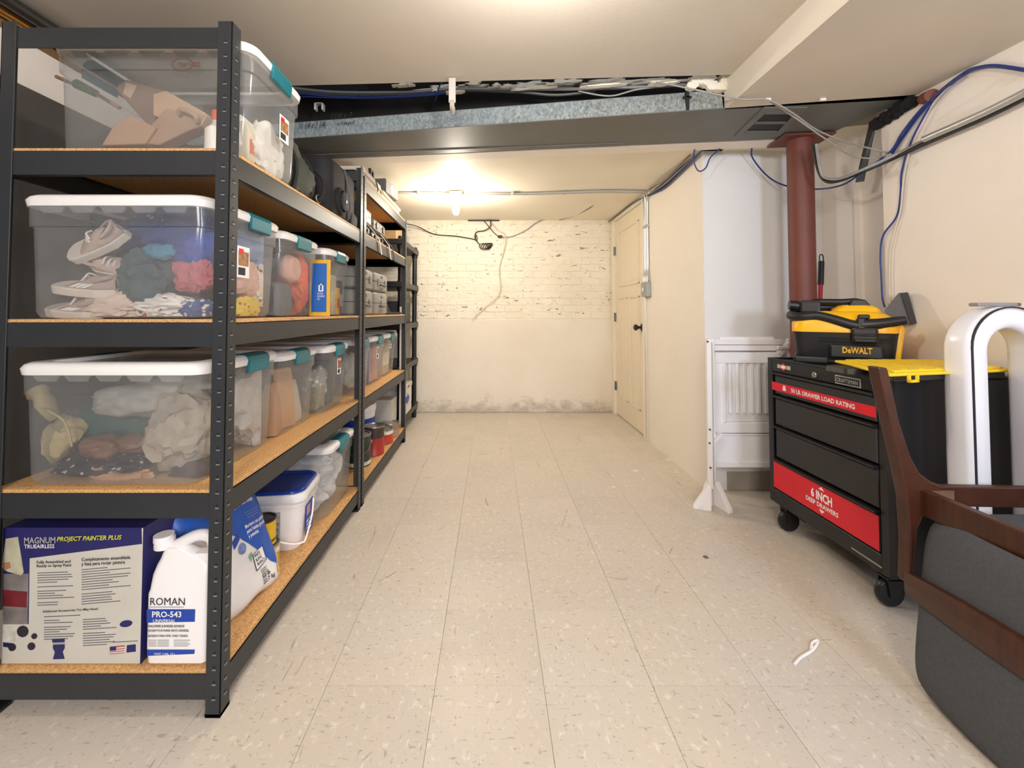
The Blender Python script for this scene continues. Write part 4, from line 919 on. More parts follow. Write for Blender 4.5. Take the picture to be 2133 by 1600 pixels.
# little raised mark on the tote's near wall (circle with arrow)
mk = at(380, 134, 1.17)
obj('embossed_mark', MB().tube([mk+Vector((.030*math.cos(a), 0, .018*math.sin(a))) for a in [2*PI*i/24 for i in range(25)]], .0016, 6, 1).prism([mk+Vector((-.012, 0, .006)), mk+Vector((.014, 0, .001)), mk+Vector((0, 0, -.008))], (0, .001, 0)).box(mk.x+.022, mk.x+.05, mk.y, mk.y+.001, mk.z-.005, mk.z).box(mk.x+.026, mk.x+.05, mk.y, mk.y+.001, mk.z+.003, mk.z+.007), mat('mark_brown', '#6d5148', .6), tH)
# ================================================================== BOTTOM SHELF, NEAR RACK
z1 = LV[0]
# paint sprayer carton
YB0 = 1.163
pb = thing('paint_sprayer_carton', 'white and navy paint sprayer carton at the left of bottom shelf', 'box', (-1.15, YB0+.08, z1))
bx0 = at(7, 1200, YB0).x; bx1 = at(296, 1200, YB0).x; bzt = at(100, 1100, YB0).z
obj('carton', MB().box(bx0, bx1, YB0, YB0+.17, z1+.001, bzt, .002), PAPER, pb)
obj('navy_side', MB().box(bx1, bx1+.0008, YB0, YB0+.17, z1+.001, bzt), NAVY, pb)
obj('navy_lid', MB().box(bx0, bx1, YB0, YB0+.17, bzt, bzt+.001), mat('navy_dark', '#1b1c52', .5), pb)
def bp(px, py): p = at(px, py, YB0); return p
FN = (0, -1, 0)
patch('navy_band', [bp(7, 1100), bp(295, 1100), bp(296, 1133), bp(62, 1163), bp(60, 1300), bp(7, 1300)], FN, .0004, NAVY, pb)
patch('sprayer_picture', [bp(7, 1195), bp(60, 1195), bp(58, 1300), bp(7, 1300)], FN, .0008, mat('picture_grey', '#7d7674', .5, 0, .4, 14), pb)
patch('red_picture', [bp(7, 1228), bp(58, 1232), bp(56, 1265), bp(7, 1262)], FN, .0012, mat('picture_red', '#6d2029', .5, 0, .3, 20), pb)
patch('spray_gun_picture', [bp(13, 1122), bp(38, 1118), bp(50, 1192), bp(45, 1198), bp(16, 1190), bp(5, 1180)], FN, .0012, mat('picture_cream', '#b9b49c', .5, 0, .15, 40), pb)
patch('hand_picture', [bp(5, 1172), bp(22, 1170), bp(24, 1182), bp(10, 1188)], FN, .0015, mat('skin_print', '#a97a55', .5), pb)
patch('machine_picture', [bp(7, 1306), bp(33, 1306), bp(32, 1337), bp(7, 1336)], FN, .0008, mat('picture_pale', '#c9c6bc', .5, 0, .3, 40), pb)
for c_, r_ in (((26, 1348), 8), ((66, 1346), 8), ((48, 1315), 12), ((72, 1325), 6)):
    patch('wheel_picture', [bp(c_[0]+r_*math.cos(a), c_[1]+r_*math.sin(a)) for a in [2*PI*i/12 for i in range(12)]], FN, .0012, mat('print_dark', '#29242e', .5), pb)
patch('navy_line', [bp(7, 1338), bp(28, 1340), bp(28, 1350), bp(7, 1347)], FN, .0006, NAVY, pb)
def tx(s, x0, y0, x1, h, m_, par, plane=YB0, tilt=0, bold=.0, **k):
    """x0,y0 lower-left px, x1 right px, h px height, tilt: rise in px over width"""
    a = at(x0, y0, plane); b_ = at(x1, y0-tilt, plane)
    r_ = (b_-a); wd = r_.length; r_.normalize(); r_.y = 0; up = Vector((-r_.z, 0, r_.x))
    return text(s, m_, par, a, r_, up, wd, h*plane/F, bold=bold, off=.0022, **k)
tx('MAGNUM', 52, 1132, 117, 13, mat('print_silver', '#a5a5a8', .4), pb, tilt=1, bold=.02)
tx('TRUEAIRLESS', 52, 1142, 115, 8, WHITE, pb, tilt=1, bold=.01)
tx('PROJECT PAINTER PLUS', 120, 1130, 255, 12, LIME, pb, tilt=4, bold=.02, shear=.25)
tx('Fully Assembled and\nReady to Spray Paint', 78, 1183, 150, 15, INK, pb, tilt=2, bold=.012)
tx('Completamente ensamblada\ny lista para rociar pintura', 171, 1180, 273, 18, INK, pb, tilt=5, bold=.012)
tx('Additional Accessories You May Need', 90, 1277, 205, 6, INK, pb, tilt=6, bold=.012)
random.seed(5)
ln = MB()
def lines(x0, x1, ya, yb_, step, tilt):
    y = ya
    while y < yb_:
        xe = x0+(x1-x0)*random.uniform(.45, 1.0)
        tt = tilt*(xe-x0)/(x1-x0)
        ln.prism([bp(x0, y), bp(xe, y-tt), bp(xe, y-tt+1.7), bp(x0, y+1.7)], (0, -.0006, 0)); y += step*random.choice((1, 1, 1, 1.8))
lines(78, 158, 1193, 1262, 5, 3); lines(170, 274, 1186, 1262, 5.2, 9); lines(92, 158, 1292, 1332, 5, 2); lines(173, 245, 1290, 1345, 5, 4); lines(92, 225, 1284, 1288, 5, 6); lines(235, 290, 1337, 1342, 5, 3)
obj('small_print', ln, INKG, pb, kind='stuff')
patch('oval_badge', [bp(263+13*math.cos(a), 1299-1.5*math.cos(a)+7*math.sin(a)) for a in [2*PI*i/18 for i in range(18)]], FN, .001, NAVY, pb)
patch('flag_picture', [bp(230, 1347), bp(260, 1344), bp(259, 1360), bp(229, 1363)], FN, .001, mat('flag_red', '#a8675e', .5), pb)
for k in range(3): patch('flag_stripe', [bp(230, 1350+k*4.5), bp(260, 1347+k*4.5), bp(260, 1348.6+k*4.5), bp(230, 1351.6+k*4.5)], FN, .0014, WHITE, pb)
patch('flag_canton', [bp(230, 1347), bp(243, 1346), bp(243, 1354), bp(230, 1355)], FN, .0018, NAVY, pb)
patch('navy_badge', [bp(265, 1344), bp(283, 1342), bp(283, 1357), bp(264, 1359)], FN, .001, NAVY, pb)
patch('bottle_picture', [bp(111, 1343), bp(135, 1342), bp(135, 1350), bp(131, 1358), bp(135, 1372), bp(111, 1373), bp(115, 1358), bp(111, 1350)], FN, .001, NAVY, pb)
patch('bottle_cap_picture', [bp(109, 1331), bp(135, 1330), bp(135, 1337), bp(110, 1338)], FN, .001, NAVY, pb)
patch('light_band', [bp(111, 1339), bp(135, 1338), bp(135, 1341), bp(111, 1342)], FN, .0012, mat('print_silver', '#a5a5a8'), pb)

# white adhesive jug
YJ = 1.158
jx0, jx1 = at(300, 1300, YJ).x, at(431, 1300, YJ).x
jz = lambda py: at(350, py, YJ).z
jug = thing('adhesive_jug', 'white plastic adhesive jug with blue label and handle on bottom shelf', 'jug', ((jx0+jx1)/2, YJ+.06, z1))
D = .084
zs = jz(1178)
jb = MB().loft([(z1+.001, jx0+.010, jx1-.010, YJ+.010, YJ+D-.010, .014), (z1+.006, jx0+.003, jx1-.003, YJ+.002, YJ+D-.002, .017), (jz(1355), jx0, jx1, YJ, YJ+D, .018), (jz(1240), jx0+.001, jx1-.001, YJ, YJ+D, .018), (jz(1233), jx0+.003, jx1-.003, YJ+.003, YJ+D-.003, .018), (jz(1205), jx0+.004, jx1-.002, YJ+.008, YJ+D-.008, .022), (jz(1188), jx0+.009, jx1-.004, YJ+.015, YJ+D-.015, .022), (jz(1176), jx0+.016, jx1-.020, YJ+.020, YJ+D-.020, .02), (jz(1165), jx0+.021, jx1-.055, YJ+.022, YJ+D-.022, .018), (jz(1152), jx0+.028, jx1-.088, YJ+.022, YJ+D-.022, .018)], 8)
obj('body', jb, WHITE, jug)
ncx = at(344, 1140, YJ+.042).x
obj('neck', MB().lathe((ncx, YJ+.042, jz(1156)), [(.026, 0), (.026, .012), (.024, .014), (.024, .024), (.021, .026), (.021, .032), (.0001, .032)], 24), WHITE, jug)
obj('handle', MB().tube([(ncx+.022, YJ+.042, jz(1158)), (at(385, 1140, YJ).x, YJ+.042, jz(1133)), (at(415, 1140, YJ).x, YJ+.042, jz(1134)), (at(425, 1155, YJ).x, YJ+.042, jz(1152)), (at(424, 1180, YJ).x, YJ+.042, jz(1185)), (at(420, 1215, YJ).x, YJ+.042, jz(1218))], .0155, 12, 6), WHITE, jug)
obj('handle_root', MB().loft([(jz(1215), at(398, 0, YJ).x, jx1-.006, YJ+.02, YJ+.064, .015), (jz(1185), at(405, 0, YJ).x, jx1-.008, YJ+.024, YJ+.06, .015), (jz(1165), at(411, 0, YJ).x, jx1-.01, YJ+.027, YJ+.057, .013)], 5), WHITE, jug)
obj('cap', MB().lathe((ncx-.004, YJ+.042, jz(1130)), [(.0245, 0), (.0245, -.016), (.0001, -.016), (.0001, 0), (.0245, 0)], 24), WHITE, jug)
def jp(px, py): return at(px, py, YJ)
patch('blue_band', [jp(306, 1269), jp(407, 1269), jp(406, 1295), jp(306, 1297)], FN, .0006, BLUEP, jug)
patch('blue_foot_band', [jp(307, 1353), jp(406, 1353), jp(405, 1362), jp(307, 1366)], FN, .0006, BLUEP, jug)
tx('ROMAN', 314, 1260, 386, 15, INK, jug, YJ, bold=.0)
tx('PRO-543', 318, 1285, 379, 12, WHITE, jug, YJ, bold=.02)
tx('UNIVERSAL', 320, 1296, 367, 7, WHITE, jug, YJ, bold=.01)
tx('WALLPAPER & BORDER ADHESIVE', 309, 1306, 385, 5, INK, jug, YJ, bold=.015)
tx('ADHESIF POUR PAPIER PEINTS UNIVERSEL', 309, 1315, 395, 4.5, INK, jug, YJ, bold=.015)
tx('ADHESIVO PARA PAPEL TAPIZ Y BORDE', 309, 1326, 392, 4.5, INK, jug, YJ, bold=.015)
tx('CONT. 2 GAL. 7.5 L', 322, 1363, 366, 4, WHITE, jug, YJ, bold=.01)
ln = MB()
def jl(x0, x1, y): ln.prism([jp(x0, y), jp(x1, y), jp(x1, y+1), jp(x0, y+1)], (0, -.0006, 0))
for k in range(4): jl(310, 326, 1333+k*4); jl(328, 352, 1333+k*4); jl(362, 396-4*(k % 2), 1333+k*4)
jl(311, 383, 1264)
obj('small_print', ln, INKG, jug, kind='stuff')

# mortar sack
a_ = math.radians(79)
sk = thing('mortar_sack', 'white and blue mortar sack leaning on the bottom shelf beside the post', 'sack', (-.797, 1.395, z1+.001), rot=(math.radians(-25), 0, a_))
SW, SH, ST = .32, .44, .10
def sface(u, v):  # u,v in [-1,1] outline coordinates
    r_ = max(0, 1-abs(u)**3.2)**.5*max(0, 1-abs(v)**(3.2 if v > 0 else 9))**.5
    x = SW/2*u*(1-.10*abs(v)**3+.02*math.sin(v*5)); z = SH/2*(v+1)*1.0+.004*math.sin(u*6)
    y = -ST/2*r_*(1+.16*noise.noise(Vector((u*2.2, v*2.6, 1)))+.05*noise.noise(Vector((u*6, v*7, 4))))
    return x, y, z
n_ = 30; vs = []
for s_ in (1, -1):
    for j in range(n_+1):
        for i in range(n_+1):
            u = -1+2*i/n_; v = -1+2*j/n_; x, y, z = sface(u, v); vs.append((x, y*s_, z))
def qd(o_): return [(o_+j*(n_+1)+i, o_+j*(n_+1)+i+1, o_+(j+1)*(n_+1)+i+1, o_+(j+1)*(n_+1)+i) for j in range(n_) for i in range(n_)]
obj('sack_body', MB().add(vs, qd(0)+[f[::-1] for f in qd((n_+1)**2)], True), mat('sack_paper', '#e6e3e2', .5, 0, .05, 10, 40, .2, .004), sk, local=True)
def swarp(off):
    def f_(x, z): 
        u = max(-1, min(1, x/(SW/2))); v = max(-1, min(1, z/(SH/2)-1)); X, y, Z = sface(u, v); return Vector((X, y-off, Z))
    return f_
def spatch(name, poly, m_, off=.0015):
    bm = bmesh.new(); f_ = bm.faces.new([bm.verts.new((p[0], p[1], 0)) for p in poly])
    bmesh.ops.triangulate(bm, faces=bm.faces[:])
    for _ in range(4): bmesh.ops.subdivide_edges(bm, edges=[e for e in bm.edges if e.calc_length() > .014], cuts=1); bmesh.ops.triangulate(bm, faces=bm.faces[:])
    w_ = swarp(off)
    for v in bm.verts: v.co = w_(v.co.x, v.co.y)
    return obj(name, MB().bm(bm, None, True), m_, sk, local=True)
BAGB = mat('sack_blue', '#1a55b5', .45, 0, .04)
spatch('blue_area', [(-.16, .385), (.14, .385), (.17, .28), (.172, .16), (.165, .10), (.12, .060), (.09, .08), (.05, .14), (.01, .20), (-.04, .25), (-.10, .285), (-.16, .30)], BAGB)
spatch('swirl_pattern', [(.165, .16), (.178, .10), (.165, .055), (.14, .03), (.115, .05), (.13, .075)], mat('sack_pale_blue', '#b9cddd', .5, 0, .2, 40), .002)
spatch('tomato_print', [(.150, .09), (.166, .095), (.168, .07), (.155, .062)], RED, .0028)
spatch('pepper_print', [(.135, .062), (.15, .068), (.152, .045), (.14, .04)], mat('print_orange', '#e8923a', .5), .0028)
spatch('lemon_print', [(.115, .045), (.132, .05), (.135, .03), (.12, .026)], YEL, .0028)
spatch('vegetable_print', [(-.13, .345), (-.07, .375), (-.03, .37), (-.05, .34), (-.09, .33)], mat('print_green', '#4d8a4a', .5, 0, .4, 60), .0028)
spatch('tomato_print', [(-.11, .36), (-.085, .375), (-.07, .36), (-.09, .345)], RED, .0036)
def rot2(s_, cx, cz, ang, wd, ht, m_, off=.003, bold=.0):
    w_ = swarp(off); ca, sa = math.cos(ang), math.sin(ang)
    def f_(a, b): x = a-wd/2; y = b-ht/2; return wmat(sk) @ w_(cx+x*ca-y*sa, cz+x*sa+y*ca)
    return text(s_, m_, sk, (0, 0, 0), (1, 0, 0), (0, 0, 1), wd, ht, bold=bold, warp=f_)
AN = math.radians(4)
rot2('Ciment-colle\npolymere pour\ncarreaux lourds\ngrand format', .065, .325, AN, .13, .075, WHITE, bold=.02)
rot2('Mortero con polimero\npara losetas grandes\ny pesadas', .095, .205, AN, .115, .05, WHITE, bold=.02)
rot2('- - - - - - - -\n- - - - - -\n- - - - - -', .095, .255, AN, .07, .02, WHITE)
rot2('WHITE\nBLANC\nBLANCO', .05, .108, AN, .036, .038, INK, .0042, bold=.02)
spatch('label_box', [(.023, .078), (.073, .090), (.078, .138), (.028, .128)], WHITE, .0032)
bxw = swarp(.0038)
obj('label_border', MB().tube([bxw(*p) for p in [(.023, .078), (.073, .090), (.078, .138), (.028, .128), (.023, .078)]], .0012, 5, 1), INK, sk, local=True)
rot2('50 lb\n22.7 kg', .068, .038, AN, .056, .034, INK, bold=.02)
rot2('Cement\nCiment\nCemento', .055, .064, AN, .03, .018, INK, bold=.02)
spatch('round_seal', [(.002+.017*math.cos(a), .17+.017*math.sin(a)) for a in [2*PI*i/14 for i in range(14)]], mat('seal_blue', '#6f86b9', .5, 0, .3, 80), .003)
spatch('green_mark', [(.012, .135), (.03, .140), (.03, .128), (.02, .122), (.015, .115)], mat('seal_green', '#7fae92', .5), .003)
spatch('blue_logo', [(-.03, .185), (.005, .20), (.003, .22), (-.03, .21)], BLUEP, .003)

# yellow tins
def tin(x, y, z, r, h, body, label, cat='can', lidc=None, bail=False, band=None, group=None, par=None, rough=.35):
    t = thing('paint_can', label, cat, (x, y, z), group=group)
    obj('can_body', MB().lathe((x, y, z), [(.0001, .001), (r*.96, .001), (r, .003), (r, .006), (r*.97, .009), (r*.97, h-.009), (r, h-.006), (r, h-.002)], 28), body, t)
    obj('rim', MB().lathe((x, y, z), [(r, h-.007), (r+.001, h-.003), (r, h), (r*.9, h), (r*.88, h-.005), (r*.72, h-.005), (r*.70, h-.002), (.0001, h-.002)], 28), lidc or TIN, t)
    if band: obj('label_band', MB().lathe((x, y, z), [(r*.975, h*band[1]), (r*.975+.0006, h*band[1]), (r*.975+.0006, h*band[2]), (r*.975, h*band[2])], 28), band[0], t)
    if bail:
        obj('bail', MB().tube([(x-r*.7, y-r*.75, z+h*.72), (x-r*.3, y-r*1.05, z+h*.5), (x+r*.3, y-r*1.1, z+h*.42), (x+r*.9, y-r*.65, z+h*.5), (x+r*1.02, y+.0, z+h*.72)], .0022, 6), TIN, t)
        obj('ear', MB().cyl((x+r*.95, y, z+h*.75), (x+r*1.08, y, z+h*.75), .011, n=12), TIN, t)
    return t
YT = mat('tin_yellow', '#e3b81c', .4, 0, .06, 40); DKLID = mat('tin_dark_lid', '#3f3634', .35, .5)
tin(-.853, 1.61, z1, .046, .083, YT, 'yellow tin at the bottom of the small stack behind mortar sack', lidc=TIN, group='yellow tins', band=(mat('band_white', '#e8e2cf', .5, 0, .3, 90), .62, .86))
tin(-.863, 1.602, z1+.084, .046, .096, YT, 'yellow tin with dark lid on top of another yellow tin', lidc=DKLID, group='yellow tins', band=(mat('band_dark', '#6a5a22', .5, 0, .4, 90), .14, .24))
tin(-.955, 1.60, z1, .04, .12, mat('tin_brown', '#7c4a38', .4), 'brown tin beside the yellow tins, half hidden by the sack', lidc=DKLID)
# square bucket with blue lid
bc = (-.885, 1.79)
bu = thing('joint_compound_bucket', 'square white bucket with blue lid and wire handle on bottom shelf', 'bucket', (*bc, z1), rz=.12)
def sq(z, w_, r): return (z, -w_/2, w_/2, -w_/2, w_/2, r)
obj('bucket_body', MB().loft([sq(.001, .19, .04), sq(.012, .205, .045), sq(.18, .235, .05), sq(.183, .245, .05), sq(.19, .245, .05), sq(.192, .238, .05), sq(.20, .24, .05)], 7), mat('bucket_white', '#e6e4e6', .35), bu, local=True)
obj('rim_collar', MB().loft([sq(.196, .248, .05), sq(.20, .256, .05), sq(.225, .258, .05), sq(.232, .25, .05), sq(.232, .232, .05)], 7), mat('bucket_white', '#e6e4e6'), bu, local=True)
obj('blue_lid', MB().loft([sq(.225, .236, .05), sq(.238, .236, .05), sq(.243, .228, .05), sq(.243, .205, .045), sq(.236, .198, .045), sq(.236, .05, .02)], 7), mat('lid_blue', '#123a94', .25, 0, .05), bu, local=True)
obj('handle', MB().tube([(-.075, -.124, .165), (-.03, -.134, .11), (.03, -.137, .065), (.085, -.130, .045), (.118, -.118, .042), (.128, -.10, .05), (.130, -.03, .11), (.126, .0, .165)], .0035, 8), WHITE, bu, local=True)
obj('grey_label', MB().box(-.07, .035, -.1185, -.1165, .03, .165), mat('label_grey', '#9f9da3', .5, 0, .3, 50), bu, local=True)
for k in range(4): obj('label_line', MB().box(-.065, .03, -.1195, -.1183, .05+.022*k, .058+.022*k), INKG, bu, local=True)
obj('blue_label', MB().box(.1165, .1185, -.07, .02, .04, .165), BLUEP, bu, local=True)
obj('pink_label_print', MB().box(.1185, .1195, -.06, -.02, .12, .155), mat('print_pink', '#c78b8b', .5, 0, .2, 60), bu, local=True)
for k in range(4): obj('label_line', MB().box(.1185, .1192, -.06, .0, .05+.014*k, .055+.014*k), WHITE, bu, local=True)
# white things behind
bx('white_carton', -1.15, -1.0, 1.50, 1.66, z1, .27, '#cfcdd2', 'plain whitish carton behind the mortar sack on bottom shelf')

# ================================================================== TOP SHELF NEAR RACK: BAGS
zt = LV[3]
DUF = mat('duffel_grey', '#4a4d44', .8, 0, .15, 10, 120, .3, .002); BLKF = mat('black_nylon', '#17171b', .75, 0, .15, 14, 200, .3, .002)
df = thing('duffel_bag', 'grey-green duffel bag with straps on the top shelf behind the tool tote', 'bag', (-.90, 1.70, zt))
lump('bag_body', (-.90, 1.70, zt+.115), (.14, .15, .13), DUF, '', '', seed=80, fold=.32, rough=.25, sq=.2, parent=df, zmin=zt, clamp=(-1.2, -.752, 1.53, 1.87))
for k, (yy, r_) in enumerate(((1.62, .01), (1.76, .01))):
    obj('strap', MB().tube([(-.775, yy, zt+.03), (-.768, yy+.01, zt+.10), (-.79, yy+.02, zt+.18), (-.86, yy+.02, zt+.245), (-.95, yy, zt+.24)], r_, 6, taper=None), BLKF, df)
obj('side_pocket', MB().loft([(zt+.03, -.80, -.765, 1.64, 1.75, .015), (zt+.10, -.80, -.758, 1.645, 1.745, .015), (zt+.13, -.80, -.775, 1.66, 1.73, .01)], 5), DUF, df)
obj('loop_handle', MB().tube([(-.765, 1.80, zt+.02), (-.745, 1.83, zt+.06), (-.748, 1.84, zt+.13), (-.775, 1.82, zt+.17)], .007, 8), BLKF, df)
obj('buckle', MB().tube([(-.755+.0*math.cos(a), 1.80+.022*math.cos(a), zt+.035+.018*math.sin(a)) for a in [2*PI*i/12 for i in range(13)]], .005, 6, 1), BLACK, df)
sc_ = thing('black_suitcase', 'black soft suitcase with round wheel facing out on the top shelf', 'suitcase', (-.95, 2.09, zt))
obj('case_body', MB().loft([(zt+.001, -1.30, -.75, 1.90, 2.27, .05), (zt+.02, -1.31, -.738, 1.885, 2.28, .06), (zt+.24, -1.31, -.74, 1.89, 2.28, .06), (zt+.27, -1.30, -.755, 1.905, 2.27, .05)], 6), BLKF, sc_)
obj('wheel_housing', MB().lathe((-.738, 2.03, zt+.085), [(.066, -.005), (.066, .008), (.052, .014), (.050, .006), (.0001, .006)], 28, 'x'), BLKF, sc_)
obj('wheel', MB().lathe((-.732, 2.03, zt+.085), [(.046, 0), (.046, .016), (.03, .02), (.0001, .021)], 28, 'x'), BLKF, sc_)
obj('hub', MB().lathe((-.712, 2.03, zt+.085), [(.007, 0), (.007, .003), (.0001, .004)], 12, 'x'), TIN, sc_)
obj('piping', MB().tube([(-.733, 2.13, zt+.02), (-.728, 2.14, zt+.10), (-.735, 2.11, zt+.2), (-.745, 2.09, zt+.265)], .004, 6), mat('piping_grey', '#5b5b62', .5), sc_)
obj('corner_guard', MB().loft([(zt+.001, -.80, -.732, 2.15, 2.282, .02), (zt+.05, -.80, -.730, 2.14, 2.284, .03), (zt+.07, -.79, -.738, 2.16, 2.275, .02)], 5), BLKF, sc_)

# ================================================================== FAR RACK CONTENTS
# top: flat cartons, tray, speaker box
fg = 'flat white cartons on the far rack top'
ztp = 1.838
for k in range(5):
    nm = ('lowest', 'second', 'third', 'fourth', 'topmost')[k]
    t = thing('flat_carton', '%s flat white carton of the stack on the far rack top' % nm, 'box', (-.95, 2.58, ztp+.017*k), group=fg)
    o_ = .004*((k*7) % 3)
    obj('carton', MB().box(-1.25, -.745-o_, 2.40+o_, 2.80-o_, ztp+.017*k+.0003, ztp+.017*(k+1)-.0012, .0015), mat('carton_pale', '#c9bfb4', .5, 0, .08), t)
    obj('edge_print', MB().box(-.745-o_, -.7443-o_, 2.44, 2.70, ztp+.017*k+.005, ztp+.017*k+.011), INKG, t)
t = thing('folding_tray', 'cream folded panel lying along the far rack top edge', 'panel', (-.9, 3.1, ztp))
obj('panel', MB().box(-1.2, -.75, 2.83, 3.36, ztp+.0005, ztp+.045, .004), mat('panel_cream', '#dccfae', .5), t)
obj('rail', MB().box(-.76, -.738, 2.83, 3.36, ztp+.046, ztp+.066, .003), mat('panel_cream', '#dccfae'), t)
sp_ = thing('small_speaker', 'small grey box speaker with white round cone on far rack top', 'speaker', (-.80, 3.0, ztp+.067), rz=-.12)
obj('cabinet', MB().box(-.06, .075, -.11, .14, 0, .10, .006), mat('speaker_grey', '#55555a', .5), sp_, local=True)
obj('front_face', MB().box(.075, .078, -.105, .135, .004, .096, .002), mat('speaker_face', '#8a8a8e', .5), sp_, local=True)
obj('cone', MB().lathe((.078, .01, .05), [(.036, 0), (.036, .003), (.0001, .004)], 24, 'x'), WHITE, sp_, local=True)
cl2 = thing('black_clamp', 'black spring clamp standing at the near end of far rack top', 'clamp', (-.76, 2.62, ztp+.086))
obj('jaw', MB().box(-.775, -.760, 2.60, 2.625, ztp+.086, ztp+.135, .003).box(-.775, -.760, 2.66, 2.68, ztp+.086, ztp+.13, .003).box(-.776, -.759, 2.60, 2.68, ztp+.128, ztp+.14, .003), BLACK, cl2)
obj('cord', MB().tube([(-.765, 2.66, ztp+.10), (-.742, 2.68, ztp+.06), (-.738, 2.69, ztp-.02)], .004), BLKC, cl2)
# hard cases
def hcase(x0, x1, y0, y1, z0, h, m_, label, group=None, latches=2, handle=True, r=.03):
    t = thing('hard_case', label, 'case', ((x0+x1)/2, (y0+y1)/2, z0), group=group)
    hh = h*.52
    obj('base_shell', MB().loft([(z0+.0005, x0+.012, x1-.012, y0+.012, y1-.012, r), (z0+.012, x0, x1, y0, y1, r), (z0+hh-.003, x0, x1, y0, y1, r)], 5), m_, t)
    obj('lid_shell', MB().loft([(z0+hh, x0, x1, y0, y1, r), (z0+h-.018, x0, x1, y0, y1, r), (z0+h-.004, x0+.01, x1-.01, y0+.01, y1-.01, r), (z0+h, x0+.02, x1-.022, y0+.02, y1-.02, r)], 5), m_, t)
    for k in range(latches):
        yy = y0+(y1-y0)*(.25+.5*k) if latches > 1 else (y0+y1)/2
        obj('latch', MB().box(x1, x1+.008, yy-.018, yy+.018, z0+hh-.025, z0+hh+.018, .003), m_, t)
    if handle:
        ym = (y0+y1)/2
        obj('handle', MB().tube([(x1, ym-.05, z0+hh-.02), (x1+.018, ym-.045, z0+hh-.022), (x1+.018, ym+.045, z0+hh-.022), (x1, ym+.05, z0+hh-.02)], .006, 8, 2), mat('case_handle', '#4a4947', .5), t)
    obj('emblem', MB().box(x1, x1+.0015, (y0+y1)/2-.02, (y0+y1)/2+.02, z0+h*.72, z0+h*.84), mat('case_handle', '#4a4947'), t)
    return t
g3 = 'stacked hard cases on the far rack'
z3 = LV[2]
hcase(-1.2, -.765, 2.37, 2.70, z3, .155, GREYP, 'grey hard case, lower of the near stack on far rack eye-level shelf', g3)
hcase(-1.2, -.765, 2.37, 2.70, z3+.156, .13, GREYP, 'grey hard case, upper of the near stack on far rack eye-level shelf', g3, handle=False)
hcase(-1.2, -.765, 2.72, 3.07, z3, .155, GREYP, 'grey hard case, lower of the farther stack on eye-level shelf', g3, latches=1)
hcase(-1.2, -.765, 2.72, 3.07, z3+.156, .13, GREYP, 'grey hard case with handle, upper of the farther stack', g3)
bl = thing('black_tripod_bag', 'black leaning bag behind the grey cases on far rack', 'bag', (-.9, 3.22, z3))
obj('bag', MB().prism([(-1.25, 3.12, z3), (-.78, 3.12, z3), (-.74, 3.44, z3), (-1.25, 3.44, z3)], (0, 0, .02)).prism([(-1.25, 3.14, z3), (-.80, 3.14, z3), (-.92, 3.14, z3+.28), (-1.25, 3.14, z3+.30)], (0, .22, 0)), BLKF, bl, bev=.01)
g4 = 'tool cases on the far rack upper shelf'
z4 = LV[3]
hcase(-1.1, -.775, 2.38, 2.66, z4, .085, mat('case_black', '#2b2a2c', .5), 'black and white tool case, lower one at near end of far rack upper shelf', g4)
hcase(-1.1, -.765, 2.38, 2.66, z4+.086, .10, GREYL, 'pale grey tool case on top at the near end of upper shelf', g4, handle=False, latches=1)
hcase(-1.1, -.775, 2.68, 3.00, z4, .075, mat('case_black', '#2b2a2c'), 'black tool case under the mid grey case, far rack upper shelf', g4)
hcase(-1.1, -.765, 2.68, 3.00, z4+.076, .085, mat('case_mid', '#6e6a64', .55), 'mid grey tool case with round badge on far rack upper shelf', g4, handle=False)
for yy, c_, nm in ((2.55, mat('strap_pale', '#c7c1b8', .6), 'pale'), (2.80, mat('strap_pale', '#c7c1b8'), 'second pale'), (2.90, BLKF, 'black')):
    tag(obj('hanging_strap', MB().prism([(-.752, yy, z4+.07), (-.752, yy+.022, z4+.07), (-.714, yy+.10, z4+.005), (-.714, yy+.078, z4+.005)], (.003, 0, 0)).prism([(-.714, yy+.078, z4+.005), (-.714, yy+.10, z4+.005), (-.712, yy+.15, z4-.085), (-.712, yy+.128, z4-.085)], (.003, 0, 0)), c_), '%s webbing strap hanging off the far rack upper shelf' % nm, 'strap')
# bottom shelf of far rack: paint cans
tin(-.845, 2.66, z1, .082, .19, mat('can_green', '#27382c', .4, 0, .1), 'dark green paint can at the near end of far rack bottom shelf', bail=True, band=(mat('can_lab', '#d7d6d0', .5, 0, .4, 60), .04, .16))
tin(-.80, 2.86, z1, .07, .19, mat('can_red', '#a02c24', .4, 0, .1), 'tall dark red can behind the green can', bail=False, band=(mat('band_dk', '#42302c', .5), .6, .95))
tin(-.80, 3.10, z1, .075, .10, mat('can_red2', '#b33a2a', .4, 0, .1), 'short red paint can with white drips on far rack bottom shelf', band=(mat('can_drip', '#e8e2d8', .5, 0, .3, 60), .70, .98))
tin(-.79, 3.28, z1, .07, .10, mat('can_brown', '#9c7c6a', .4, 0, .2), 'small brownish paint can at the far end of bottom shelf', bail=True)
wb_ = thing('white_bucket', 'white bucket with blue label on the far rack bottom shelf', 'bucket', (-.96, 3.02, z1))
obj('bucket_body', MB().lathe((-.96, 3.02, z1), [(.0001, .001), (.105, .001), (.12, .25), (.126, .255), (.126, .29), (.118, .30), (.0001, .30)], 28), WHITE, wb_)
obj('label', MB().lathe((-.96, 3.02, z1), [(.118, .16), (.1195, .16), (.121, .21), (.1195, .21)], 28), BLUEP, wb_)
wb2 = thing('white_bottle_box', 'white carton at the far end of the far rack bottom shelf', 'box', (-.86, 3.42, z1))
obj('carton', MB().box(-1.0, -.79, 3.33, 3.49, z1, z1+.26, .003), PAPER, wb2)
